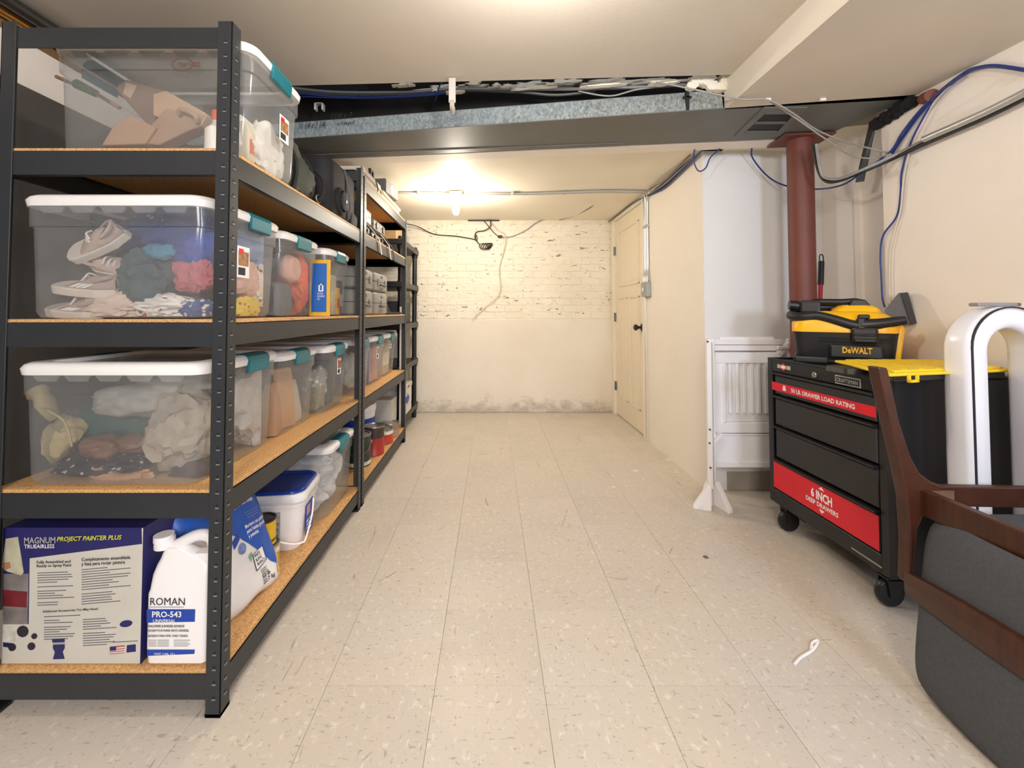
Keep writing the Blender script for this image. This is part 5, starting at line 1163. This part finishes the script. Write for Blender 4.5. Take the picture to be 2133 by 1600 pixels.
tin(-1.08, 2.75, z1, .08, .19, mat('can_dk', '#3a3433', .4, 0, .1), 'dark can behind the green can on far rack', bail=False)

# black plastic shelf unit behind the far rack
bs = thing('black_plastic_shelf', 'black plastic shelf unit standing between far rack and brick wall', 'shelf', (-1.05, 3.9, 0))
for x in (-1.32, -.80):
    for y in (3.66, 4.32): obj('pole', MB().cyl((x, y, 0), (x, y, 1.74), .024, n=14), BLACK, bs)
for z in (.10, .55, .92, 1.29, 1.66):
    g = MB().box(-1.36, -.765, 3.60, 4.36, z, z+.05, .006)
    obj('shelf_panel', g, BLACK, bs)
    for x in (-1.32, -.80):
        for y in (3.66, 4.32): obj('socket', MB().lathe((x, y, z-.03), [(.028, 0), (.034, .03), (.036, .08), (.028, .09)], 14), BLACK, bs)
bx('file_box', -1.0, -.775, 3.72, 4.05, .15, .26, '#dcdad6', 'white file box with blue arrow at the foot of the black shelf', 'box')
fb = bpy.data.objects['file_box']
obj('lid', MB().box(-1.006, -.768, 3.714, 4.056, .375, .415, .003), PAPER, fb)
obj('hand_hole', MB().box(-.768, -.766, 3.85, 3.89, .385, .40), STEELD, fb)
obj('blue_arrow', MB().prism([(-.7745, 3.76, .25), (-.7745, 3.86, .25), (-.7745, 3.86, .225), (-.7745, 3.95, .28), (-.7745, 3.86, .335), (-.7745, 3.86, .31), (-.7745, 3.76, .31)], (.001, 0, 0)), BLUEP, fb)
bx('tan_carton', -1.2, -.85, 3.7, 4.2, 1.71, .13, '#a98a62', 'tan carton lying on top of the black plastic shelf')
bx('dark_bin', -1.2, -.82, 3.7, 4.2, .97, .2, '#3b3a3c', 'dark storage bin on the black plastic shelf')
t = thing('foam_roll_pipe', 'white tube standing between the far rack and black shelf', 'tube', (-.79, 3.56, .0))
obj('tube', MB().cyl((-.775, 3.565, 0), (-.775, 3.565, 1.12), .012, n=12), WHITE, t)
# ================================================================== TOOL CHEST
CXF, CXB, CY0, CY1, CZ0, CZ1 = 1.407, 1.862, 1.507, 2.15, .13, .838
tc = thing('tool_chest', 'black rolling tool chest with red stickers beside the support column', 'tool chest', ((CXF+CXB)/2, (CY0+CY1)/2, 0))
obj('carcass', MB().box(CXF+.03, CXB, CY0, CY1, CZ0, CZ1-.003, .004), BLACKM, tc)
fr = MB().box(CXF, CXF+.03, CY0, CY0+.034, CZ0, CZ1, .003).box(CXF, CXF+.03, CY1-.034, CY1, CZ0, CZ1, .003).box(CXF, CXF+.03, CY0+.034, CY1-.034, CZ0, .197, .003).box(CXF, CXF+.03, CY0+.034, CY1-.034, .778, CZ1, .003)
obj('face_frame', fr, BLACKM, tc)
obj('top_tray_rim', MB().box(CXF, CXB, CY0, CY0+.008, CZ1-.003, CZ1+.006, .002).box(CXF, CXB, CY1-.008, CY1, CZ1-.003, CZ1+.006, .002).box(CXF, CXF+.008, CY0, CY1, CZ1-.003, CZ1+.006, .002).box(CXB-.008, CXB, CY0, CY1, CZ1-.003, CZ1+.006, .002), BLACKM, tc)
dys = (CY0+.036, CY1-.060)
drs = []
for z0, z1_ in ((.672, .775), (.522, .662), (.362, .512), (.204, .350)):
    dr = obj('drawer', MB().box(CXF-.004, CXF+.03, *dys, z0, z1_-.012, .003), DRAWM, tc)
    obj('pull_lip', MB().prism([(CXF-.004, dys[0], z1_-.012), (CXF-.016, dys[0], z1_-.007), (CXF-.018, dys[0], z1_), (CXF-.010, dys[0], z1_+.002), (CXF+.01, dys[0], z1_+.001), (CXF+.01, dys[0], z1_-.012)], (0, dys[1]-dys[0], 0)), BLACKM, dr)
    drs.append(dr)
FX = CXF-.004
RT, UP = (0, -1, 0), (0, 0, 1)
s1 = obj('red_sticker', MB().box(FX-.0012, FX, dys[0], dys[1]+.02, .688, .728), RED, tc)
text('50 LB. DRAWER LOAD RATING', WHITE, s1, (FX-.0012, 1.975, .698), RT, UP, .345, .020, bold=.03)
obj('padlock_mark', MB().box(FX-.0022, FX-.0012, 2.012, 2.032, .697, .712).tube([(FX-.0018, 2.017, .712), (FX-.0018, 2.017, .719), (FX-.0018, 2.027, .719), (FX-.0018, 2.027, .712)], .002, 6, 2), WHITE, s1)
s2 = obj('red_sticker', MB().box(FX-.0012, FX, dys[0], dys[1]+.02, .208, .334), RED, tc)
text('6 INCH', WHITE, s2, (FX-.0012, 1.865, .268), RT, UP, .115, .040, bold=.04)
text('DEEP DRAWERS', WHITE, s2, (FX-.0012, 1.895, .240), RT, UP, .175, .020, bold=.03)
for zz, s_ in ((.316, 1), (.232, -1)): obj('arrow_mark', MB().prism([(FX-.0016, 1.822, zz), (FX-.0016, 1.792, zz), (FX-.0016, 1.807, zz+s_*.014)], (.0004, 0, 0)), WHITE, s2)
pl_ = obj('name_plate', MB().box(CXF-.002, CXF, 1.607, 1.725, .784, .818), mat('plate_white', '#c9c9c4', .4), tc)
obj('plate_field', MB().box(CXF-.003, CXF-.002, 1.611, 1.721, .788, .814), INK, pl_)
text('CRAFTSMAN', mat('plate_white', '#c9c9c4'), pl_, (CXF-.003, 1.717, .793), RT, UP, .100, .016, bold=.01)
obj('lock', MB().lathe((CXF, 1.836, .800), [(.0001, -.006), (.011, -.006), (.014, -.003), (.014, 0)], 16, 'x').box(CXF-.0075, CXF-.006, 1.834, 1.838, .792, .808), TIN, tc)
bd = obj('badge', MB().box(CXF-.001, CXF, 1.985, 2.075, .800, .818), GREYL, tc)
obj('badge_burst', MB().prism([(CXF-.0016, 2.03+.024*(1 if k % 2 else .72)*math.cos(2*PI*k/12), .809+.018*(1 if k % 2 else .72)*math.sin(2*PI*k/12)) for k in range(12)], (-.001, 0, 0)), mat('badge_red', '#e05346', .5), bd)
obj('badge_core', MB().prism([(CXF-.0028, 2.03+.016*math.cos(2*PI*k/10), .809+.008*math.sin(2*PI*k/10)) for k in range(10)], (-.0006, 0, 0)), WHITE, bd)
for cx, cy in ((CXF+.055, CY0+.06), (CXF+.055, CY1-.06), (CXB-.06, CY0+.06), (CXB-.06, CY1-.06)):
    ca = obj('caster', MB().box(cx-.045, cx+.045, cy-.04, cy+.04, CZ0-.010, CZ0-.0005, .003).cyl((cx, cy, CZ0-.028), (cx, cy, CZ0-.008), .022, n=14), BLACKM, tc)
    obj('fork', MB().prism([(cx-.03, cy-.024, CZ0-.02), (cx+.03, cy-.024, CZ0-.02), (cx+.012, cy-.024, .045), (cx-.022, cy-.024, .04)], (0, .006, 0)).prism([(cx-.03, cy+.018, CZ0-.02), (cx+.03, cy+.018, CZ0-.02), (cx+.012, cy+.018, .045), (cx-.022, cy+.018, .04)], (0, .006, 0)).box(cx-.03, cx+.03, cy-.024, cy+.024, CZ0-.03, CZ0-.022, .002), BLACKM, ca)
    obj('wheel', MB().lathe((cx-.006, cy-.016, .0495), [(.0001, 0), (.03, 0), (.046, .004), (.049, .010), (.049, .022), (.046, .028), (.03, .032), (.0001, .032)], 24, 'y'), BLACK, ca)
obj('bottom_trim', MB().box(CXF-.002, CXF, CY0+.03, CY0+.16, .150, .156), TIN, tc)

# ------------------------------------------------------------------ wet/dry vacuum on the chest
VA = math.radians(-37)
vc0 = Vector((1.432, 1.995, 0)).lerp(Vector((1.722, 1.775, 0)), .5)+Vector((.125*math.sin(-VA), .125*math.cos(VA), 0))
VZ = CZ1-.003
vac = thing('shop_vacuum', 'yellow and black portable shop vacuum on the black tool chest', 'vacuum', (vc0.x, vc0.y, VZ), rz=VA)
W2, D2 = .185, .125
def S(z, w_, d_, r, ox=0): return (z, -w_+ox, w_+ox, -d_, d_, r)
obj('feet', MB().box(-W2+.0, -W2+.13, -D2-.005, D2, .0, .032, .010, seg=2).box(.06, W2-.02, -D2+.01, D2, .0, .032, .010, seg=2), BLACK, vac, local=True)
obj('tank', MB().loft([S(.018, W2-.02, D2-.015, .03), S(.03, W2-.012, D2-.010, .04), S(.125, W2, D2, .045), S(.137, W2+.002, D2+.002, .045)], 7), BLACK, vac, local=True)
obj('motor_head', MB().loft([S(.137, W2+.004, D2+.004, .05), S(.175, W2+.004, D2+.004, .06), S(.195, W2-.008, D2-.004, .07), S(.212, W2-.03, D2-.022, .07), S(.222, W2-.06, D2-.045, .06), S(.226, W2-.09, D2-.06, .05), S(.226, .02, .01, .01)], 9), YEL, vac, local=True)
obj('yellow_hump', MB().loft([S(.20, .10, .06, .05, .05), S(.235, .085, .05, .045, .05), S(.25, .06, .035, .03, .05), S(.25, .01, .01, .005, .05)], 8), YEL, vac, local=True)
obj('rear_column', MB().loft([S(.02, .018, .07, .01, W2-.012), S(.15, .018, .08, .012, W2+.004), S(.17, .014, .07, .012, W2+.002)], 6), YEL, vac, local=True)
obj('front_latch', MB().box(-.005+.03, .085+.03, -D2-.024, -D2+.003, .092, .160, .010, seg=2).box(.035, .105, -D2-.030, -D2-.02, .10, .115, .003).box(.035, .105, -D2-.030, -D2-.02, .125, .135, .003), BLACK, vac, local=True)
obj('front_panel', MB().box(-.05, .13, -D2-.008, -D2+.01, .03, .086, .010, seg=2), BLACK, vac, local=True)
for zz in (.098, .110): obj('rib', MB().box(-.09, .02, -D2-.006, -D2+.003, zz, zz+.005, .002).box(.12, .17, -D2-.006, -D2+.003, zz, zz+.005, .002), BLACK, vac, local=True)
LM = wmat(vac)
org = LM @ Vector((-.005, -D2-.0085, .052)); rt = LM.to_3x3() @ Vector((1, 0, 0))
text('DeWALT', YEL, vac, org, rt, (0, 0, 1), .100, .026, bold=.03, ext=.001)
hn = MB().tube([(-.105, -.01, .262), (-.09, 0, .268), (0, 0, .266), (.055, 0, .268), (.085, 0, .255), (.095, 0, .235)], .014, 10, 5)
obj('carry_handle', hn, BLACK, vac, local=True)
obj('handle_base', MB().prism([(.02, -.03, .235), (.115, -.03, .232), (.085, -.03, .275), (.04, -.03, .278)], (0, .06, 0)), BLACK, vac, local=True, bev=.006)
obj('hose_cuff', MB().box(-.16, -.075, -.045, .02, .215, .275, .012, seg=2).cyl((-.165, -.015, .25), (-.20, -.025, .255), .024, .022, 18), BLACK, vac, local=True)
ho = [(-.14, .02, .22), (-.185, -.02, .212), (-.19, -.07, .205), (-.15, -.105, .20), (-.09, -.115, .205), (-.03, -.125, .190), (.03, -.130, .170), (.07, -.128, .168), (.14, -.12, .178)]
hm = MB().tube(ho, .020, 14, 8)
hs = obj('hose', hm, mat('hose_black', '#1c1c1e', .42), vac, local=True)
rg = MB(); P_ = [Vector(p) for p in ho]
obj('hose_nozzle', MB().tube([(.06, -.128, .170), (.12, -.122, .175), (.18, -.11, .186), (.205, -.105, .19)], .022, 14, 5, taper=lambda f: 1.1-.35*f), BLACK, vac, local=True)
obj('hose_clip', MB().box(.045, .075, -.15, -.10, .15, .20, .006).box(.05, .09, -.135, -.11, .195, .212, .004), BLACK, vac, local=True)
obj('hose_back_loop', MB().tube([(-.14, .03, .235), (-.06, .055, .245), (.0, .06, .235), (.02, .03, .225)], .018, 12, 6), BLACK, vac, local=True)
vac.scale = (1, 1, 1.08)
# floor nozzle: wide grey wedge sticking up at the right
nzm = mat('nozzle_grey', '#5c5959', .5, 0, .05)
na = [at(1842, 655, 1.86), at(1872, 621, 1.86), at(1886, 621, 1.86), at(1909, 680, 1.86), at(1880, 685, 1.86), at(1848, 672, 1.86)]
obj('floor_nozzle', MB().prism(na, (.035, .03, 0)), nzm, vac, bev=.004, label='dark grey wide floor nozzle')
obj('nozzle_lip', MB().prism([at(1877, 622, 1.855), at(1890, 620, 1.855), at(1910, 680, 1.855), at(1898, 684, 1.855)], (.035, .03, 0)), mat('nozzle_dark', '#343234', .5), vac, bev=.002)

# ------------------------------------------------------------------ yellow lidded bin on chest
yz = .882
yl = thing('yellow_lid_bin', 'shallow black bin with bright yellow lid on near end of tool chest', 'bin', (1.6, 1.58, CZ1+.006))
A_, B_, C_, D_ = atZ(1853, 775, yz), atZ(1738, 747, yz), Vector((1.845, 1.745, yz)), Vector((1.845, 1.475, yz))
inw = lambda P, s_: [sum((Vector(p) for p in P), Vector())/4+(Vector(p)-sum((Vector(q_) for q_ in P), Vector())/4)*s_ for p in P]
Q = [A_, B_, C_, D_]
dn = Vector((0, 0, -1))
obj('bin_body', MB().prism([Vector((p.x, p.y, CZ1+.0065)) for p in inw(Q, .88)], (0, 0, yz-.014-CZ1-.0065)), BLACK, yl, bev=.006)
obj('lid', MB().prism([p+dn*.016 for p in Q], (0, 0, .010)), YEL2, yl, bev=.004)
obj('lid_raised_panel', MB().prism([p+dn*.007 for p in inw(Q, .86)], (0, 0, .007)), YEL2, yl, bev=.003)
for k in range(6):
    P = inw(Q, .78); f0 = (k+.3)/6; f1 = (k+.6)/6
    obj('lid_rib', MB().prism([P[0].lerp(P[3], f0), P[0].lerp(P[3], f1), P[1].lerp(P[2], f1), P[1].lerp(P[2], f0)], (0, 0, .0018)), YEL2, yl)
for px in (1890, 2070):
    p = A_.lerp(D_, (px-1853)/(2083-1853)); e = (D_-A_).normalized(); nn = Vector((e.y, -e.x, 0))
    g = MB()
    for s0, s1_, z0, z1_ in ((-.022, -.013, -.036, -.010), (.013, .022, -.036, -.010), (-.022, .022, -.036, -.028)):
        g.prism([p+e*s0+Vector((0, 0, z0)), p+e*s1_+Vector((0, 0, z0)), p+e*s1_+Vector((0, 0, z1_)), p+e*s0+Vector((0, 0, z1_))], nn*.006)
    obj('lid_latch', g, YEL2, yl)
p = A_.lerp(B_, .55); obj('grip', MB().loft([(p.z-.036, p.x-.05, p.x+.05, p.y-.03, p.y+.10, .03), (p.z-.017, p.x-.045, p.x+.05, p.y-.025, p.y+.10, .03)], 6), BLACK, yl)

# red broom behind
bm0 = at(1708, 640, 2.36); bt0 = at(1711, 545, 2.40)
d_ = (bt0-bm0); ft = bm0-d_*(bm0.z/d_.z)
ft.z = .02
brm = thing('broom', 'red handled broom with black grip standing behind the vacuum', 'broom', (ft.x, ft.y, 0))
pg0 = ft.lerp(bt0, .90)
obj('stick', MB().cyl(ft+Vector((0, 0, .05)), pg0, .011, n=12), mat('broom_red', '#a3202c', .4), brm)
obj('grip', MB().cyl(pg0, bt0, .0145, n=12), BLACK, brm)
obj('hang_loop', MB().tube([bt0+Vector((-.010, 0, -.005)), bt0+Vector((-.010, 0, .03)), bt0+Vector((0, 0, .042)), bt0+Vector((.010, 0, .03)), bt0+Vector((.010, 0, -.005))], .003, 6), BLACK, brm)
obj('head', MB().box(ft.x-.05, ft.x+.09, ft.y-.02, ft.y+.02, .03, .08, .01), BLACK, brm)
obj('bristles', MB().prism([(ft.x-.05, ft.y-.018, .03), (ft.x+.09, ft.y-.018, .03), (ft.x+.10, ft.y-.022, .0), (ft.x-.06, ft.y-.022, .0)], (0, .04, 0)), mat('bristle', '#3a3a3c', .9), brm)

# ------------------------------------------------------------------ white folded pet gate
def gx(px, Y=2.40): return (px-PX)/F*Y
def gz(py, Y=2.40): return at(1500, py, Y).z
YG = 2.40
gt = thing('pet_gate', 'white plastic folding pet gate standing in front of the recess wall', 'gate', (gx(1500), YG, 0))
GW = WHITE
def gb(name, x0, x1, y0, y1, dy=0, th=.022, bev=.003, m_=GW):
    return obj(name, MB().box(gx(x0), gx(x1), YG+dy, YG+dy+th, gz(y1), gz(y0), bev), m_, gt)
gb('post', 1468, 1481, 704, 1012, -.035, .03); gb('post', 1483, 1487, 706, 1000, 0, .02)
obj('post', MB().box(gx(1453), gx(1462), YG-.10, YG-.075, gz(1004), gz(705), .003), GW, gt)
obj('hinge_strip', MB().box(gx(1461), gx(1469), YG-.075, YG-.06, gz(1000), gz(712), .001), mat('gate_grey', '#c9c3bb', .5), gt)
for py in (733, 832, 930): obj('hinge_clip', MB().box(gx(1459), gx(1464), YG-.079, YG-.073, gz(py+7), gz(py-7), .001), BLACK, gt)
for px, py in ((1453, 709), (1465, 712), (1455, 884), (1467, 890), (1454, 911), (1466, 919), (1455, 960), (1467, 968)):
    obj('bolt', MB().cyl((gx(px), YG-.103 if px < 1460 else YG-.036, gz(py)), (gx(px), YG-.110 if px < 1460 else YG-.043, gz(py)), .005, n=10), mat('bolt_brown', '#5b4c42', .5), gt)
gb('top_rail', 1478, 1628, 707, 718, -.01, .03); gb('second_rail', 1478, 1622, 719, 731, 0); 
gb('arched_top', 1500, 1612, 702, 708, .0, .02)
gb('left_stile', 1487, 1505, 734, 900); gb('door_top_bar', 1487, 1628, 734, 757, -.004)
gb('door_bottom_bar', 1487, 1650, 880, 902, -.004); gb('inner_stile', 1501, 1508, 757, 880, -.008)
for k, px in enumerate((1516, 1531, 1546, 1561, 1576, 1591)): gb('bar', px, px+7, 757, 862, .002, .014)
gb('door_panel', 1508, 1650, 757, 880, .016, .004, .001, mat('gate_panel', '#e4e3e3', .5))
gb('lower_rail', 1478, 1650, 904, 908, .0, .02); gb('kick_panel', 1480, 1650, 908, 962, .006, .008, .001); gb('bottom_rail', 1478, 1650, 962, 974, -.004)
gb('right_post', 1640, 1652, 706, 1000)
gb('corner_brace', 1612, 1636, 720, 727, -.03, .02)
obj('corner_clip', MB().prism([(gx(1462), YG-.05, gz(925)), (gx(1490), YG-.05, gz(896)), (gx(1490), YG-.05, gz(902)), (gx(1466), YG-.05, gz(930))], (0, .03, 0)), GW, gt)
obj('latch_arm', MB().prism([(gx(1615), YG-.02, gz(735)), (gx(1638), YG-.02, gz(712)), (gx(1638), YG-.02, gz(722)), (gx(1622), YG-.02, gz(740))], (0, .03, 0)), GW, gt)
obj('dark_slot', MB().box(gx(1481), gx(1484), YG, YG+.004, gz(852), gz(748)), INKG, gt)
# second folded panel behind
gb('rear_panel', 1492, 1660, 712, 975, .05, .012, .002); gb('rear_post', 1488, 1498, 706, 1004, .05, .02)
def foot(x, y, dirx, diry, L=.11, h=.135):
    d2 = Vector((dirx, diry, 0)).normalized(); n2 = Vector((-d2.y, d2.x, 0))*.014; b0 = Vector((x, y, 0))
    return MB().prism([b0+n2*-1, b0+d2*L-n2, b0+d2*L-n2+Vector((0, 0, .018)), b0+d2*.02-n2+Vector((0, 0, h)), b0-n2+Vector((0, 0, h))], n2*2)
obj('foot', foot(gx(1468), YG-.03, -.75, -.5), GW, gt, bev=.003, label='white triangular foot'); obj('foot', foot(gx(1478), YG-.03, .25, -1), GW, gt, bev=.003); obj('foot', foot(gx(1457), YG-.10, -.8, .35, .09), GW, gt, bev=.003)
obj('foot', foot(gx(1650), YG+.03, .1, -1, .08), GW, gt, bev=.003)

# ------------------------------------------------------------------ bladeless fan
FYC = 1.395
fan = thing('bladeless_fan', 'white bladeless tower fan with arched loop beside the black chest', 'fan', (1.675, FYC, 0))
fx0, fx1, ftop = 1.532, 1.822, HC+.018
xc_ = (fx0+fx1)/2; R_o = (fx1-fx0)/2; wleg = .072; R_i = R_o-wleg
def loop(y0, y1, ro, ri, rnd, m_, name, zbot=.30):
    """arched loop band, rounded-rectangle section swept along a stadium path"""
    path = []
    rc = (ro+ri)/2; zz = ftop-ro
    for z in (zbot, zbot+.2, zz-.1, zz): path.append((Vector((xc_-rc, 0, z)), Vector((-1, 0, 0))))
    n_ = 20
    for i in range(1, n_):
        a = PI-PI*i/n_; path.append((Vector((xc_+rc*math.cos(a), 0, zz+rc*math.sin(a))), Vector((math.cos(a), 0, math.sin(a)))))
    for z in (zz, zz-.1, zbot+.2, zbot): path.append((Vector((xc_+rc, 0, z)), Vector((1, 0, 0))))
    hw = (ro-ri)/2; hy = (y1-y0)/2; ym = (y0+y1)/2
    sec = []
    for cx, cy, a0 in ((hw-rnd, hy-rnd, 0), (-hw+rnd, hy-rnd, PI/2), (-hw+rnd, -hy+rnd, PI), (hw-rnd, -hy+rnd, 1.5*PI)):
        for i in range(5): t = a0+PI/2*i/4; sec.append((cx+rnd*math.cos(t), cy+rnd*math.sin(t)))
    k = len(sec); vs = [c+d2*s0+Vector((0, ym+s1_, 0)) for c, d2 in path for s0, s1_ in sec]
    m2 = len(path); fs = [(j*k+i, j*k+(i+1) % k, (j+1)*k+(i+1) % k, (j+1)*k+i) for j in range(m2-1) for i in range(k)]
    return obj(name, MB().add(vs, fs+[tuple(range(k)), tuple((m2-1)*k+i for i in range(k))], True), m_, fan)
loop(FYC-.045, FYC+.045, R_o, R_i, .022, WHITEG, 'loop_shell')
loop(FYC-.046, FYC-.0385, R_o-.010, R_o-.0145, .0015, INK, 'dark_seam')
ri_ = MB()
obj('base_column', MB().loft([(0, xc_-.10, xc_+.10, FYC-.095, FYC+.095, .09), (.02, xc_-.10, xc_+.10, FYC-.095, FYC+.095, .09), (.30, xc_-.095, xc_+.095, FYC-.07, FYC+.07, .065), (.34, xc_-.06, xc_+.06, FYC-.05, FYC+.05, .045)], 8), WHITEG, fan)
obj('lower_bridge', MB().tube([(xc_-R_o+.036, FYC, .33), (xc_-.08, FYC, .28), (xc_+.08, FYC, .28), (xc_+R_o-.036, FYC, .33)], .035, 14, 6), WHITEG, fan)
rm = thing('remote_control', 'small grey remote lying on top of the white fan loop', 'remote', (xc_-.02, FYC, ftop))
obj('remote_body', MB().box(xc_-.075, xc_+.055, FYC-.016, FYC+.016, ftop+.0005, ftop+.013, .004, seg=2), mat('remote_grey', '#8d8b8e', .4), rm)
obj('remote_end', MB().box(xc_+.050, xc_+.068, FYC-.0155, FYC+.0155, ftop+.001, ftop+.0125, .004, seg=2), mat('remote_dark', '#5d5b60', .4), rm)

# ------------------------------------------------------------------ upside-down chair
CHX, CHY = 1.27, 1.25
chr_ = thing('dining_chair', 'upturned walnut dining chair with grey fabric back, at the lower right', 'chair', (1.4, 1.0, 0))
pol = [(1826, 764), (1845, 850), (1871, 960), (1887, 1040), (1893, 1130), (1891, 1215), (1900, 1222), (1903, 1160), (1910, 1100), (1926, 1065), (1952, 1048), (1960, 1012), (1938, 1003), (1914, 985), (1894, 948), (1872, 880), (1847, 766)]
def legpoly(Y, Yref=CHY):  # profile laid in the XZ plane at Yref, moved to Y
    return [Vector((at(*p, Yref).x, Y, at(*p, Yref).z)) for p in pol]
lg = MB()
bm = bmesh.new()
for yy in (0,): pass
lo = legpoly(CHY-.004)
obj('rear_leg', MB().prism(lo, (0, .038, 0)), WALNUT, chr_, bev=.005)
obj('rear_leg', MB().prism(legpoly(.72-.038), (0, .038, 0)), WALNUT, chr_, bev=.005)
# front legs (upturned, beyond the frame edge)
for Y in (CHY-.004, .72-.034):
    obj('front_leg', MB().prism([(1.70, Y, .49), (1.745, Y, .49), (1.775, Y, .915), (1.75, Y, .915)], (0, .036, 0)), WALNUT, chr_, bev=.004)
# aprons
def apr(P, d2): return MB().prism(P, d2)
obj('side_apron', MB().prism([(1.295, CHY, .503), (1.72, CHY, .495), (1.72, CHY, .553), (1.295, CHY, .561)], (0, .024, 0)), WALNUT, chr_, bev=.003)
obj('side_apron', MB().prism([(1.295, .70, .503), (1.72, .70, .495), (1.72, .70, .553), (1.295, .70, .561)], (0, .024, 0)), WALNUT, chr_, bev=.003)
obj('rear_apron', MB().box(1.258, 1.284, .70, CHY, .480, .553, .003), WALNUT, chr_)
obj('front_apron', MB().box(1.705, 1.73, .70, CHY, .490, .548, .003), WALNUT, chr_)
obj('corner_block', MB().prism([(1.284, CHY-.001, .505), (1.284, CHY-.07, .505), (1.36, CHY-.001, .505)], (0, 0, .045)), mat('block_wood', '#6f5240', .7), chr_)
obj('seat', MB().loft([(.468, 1.30, 1.70, .735, CHY-.012, .03), (.448, 1.285, 1.715, .72, CHY-.005, .04), (.452+.032, 1.29, 1.705, .728, CHY-.008, .03)], 6), CHAR, chr_)
# curved back pad
def padx(u, v):   # u 0..1 from Y=.71 to CHY, v 0..1 from z=0 to .485
    z = v*.485; bul = 1-(2*u-1)**2
    return 1.205+.058*v**1.2-.035*bul
n_, m2 = 28, 24; vs = []
for s_ in (0, 1):
    for j in range(m2+1):
        for i in range(n_+1):
            a = -1+2*i/n_; b_ = -1+2*j/m2
            # squircle map for rounded corners
            k = .09; fx_ = a*(1-k*abs(b_)**7); fz_ = b_*(1-k*abs(a)**7)
            u = (fx_+1)/2; v = (fz_+1)/2
            edge = max(0, 1-abs(a)**10)**.5*max(0, 1-abs(b_)**10)**.5
            th = .024*edge
            vs.append((padx(u, v)+.020+(th if s_ else -th)*1.0, .715+(CHY-.002-.715)*u+.0, .004+.490*v))
w1 = n_+1
fs = []
for s_ in (0, 1):
    o_ = s_*w1*(m2+1)
    fs += [(o_+j*w1+i, o_+j*w1+i+1, o_+(j+1)*w1+i+1, o_+(j+1)*w1+i) for j in range(m2) for i in range(n_)]
o_ = w1*(m2+1)
ring = [i for i in range(w1)]+[j*w1+n_ for j in range(1, m2+1)]+[m2*w1+i for i in range(n_-1, -1, -1)]+[j*w1 for j in range(m2-1, 0, -1)]
for a, b_ in zip(ring, ring[1:]+ring[:1]): fs.append((a, b_, o_+b_, o_+a))
obj('backrest', MB().add(vs, fs, True), CHAR, chr_)
# brown cross rail following the pad
vs = []; nn_ = 24
for i in range(nn_+1):
    u = i/nn_; Y = .70+(CHY+.012-.70)*u
    zt_ = .308+.022*(1-(2*u-1)**2)*1.6; zb_ = .248+.008*(1-(2*u-1)**2)
    X = padx(u, .56)-.008
    vs += [(X-.008, Y, zb_), (X-.010, Y, (zb_+zt_)/2), (X-.008, Y, zt_), (X+.012, Y, zt_), (X+.012, Y, zb_)]
fs = [(5*i+k, 5*i+(k+1) % 5, 5*(i+1)+(k+1) % 5, 5*(i+1)+k) for i in range(nn_) for k in range(5)]+[(0, 1, 2, 3, 4), tuple(5*nn_+k for k in range(5))]
obj('cross_rail', MB().add(vs, fs, False), WALNUT, chr_, bev=.003)

# ------------------------------------------------------------------ crumbs on the floor
f0 = [at(*p, 1) for p in ()]
def fl_(px, py): return atZ(px, py, 0.004)
tag(obj('paper_scrap', MB().tube([fl_(1656, 1383), fl_(1668, 1370), fl_(1688, 1358), fl_(1700, 1345), fl_(1704, 1334), fl_(1692, 1340), fl_(1690, 1352)], .0042, 6, 5), mat('scrap_white', '#f5f3f3', .8)), 'small twisted white scrap lying on the floor tiles', 'scrap')
for k, (px, py, r_, lab) in enumerate(((1385, 1307-60, .005, ''),)): pass
for px, py, s_, lab in ((1393, 959, .022, 'white plaster chip on the floor by the right wall foot'), (1410, 985, .018, 'white chip on the floor in front of the gate feet, left one'), (1324, 982, .022, 'pale chip on the floor right of the middle, near the door wall'), (1278, 1016, .014, 'tiny pale chip on floor nearest the camera of the chips')):
    c0 = atZ(px, py, 0)
    tag(obj('plaster_chip', MB().prism([c0+Vector((s_*math.cos(a)*(.7+.5*((k*7) % 3)/2), s_*.8*math.sin(a), .0004)) for k, a in enumerate([2*PI*i/7 for i in range(7)])], (0, 0, .005)), PLAST), lab, 'chip')
for px, py in ((1470, 1161),):
    c0 = atZ(px, py, 0); tag(obj('dark_pebble', MB().lathe(c0, [(.0001, .0005), (.012, .0005), (.009, .004), (.0001, .005)], 10), mat('pebble', '#6d655c', .8)), 'small dark grey spot of grit on the floor at right centre', 'grit')
for o in bpy.data.objects:
    if o.type == 'EMPTY' and o.get('label') == '' : pass
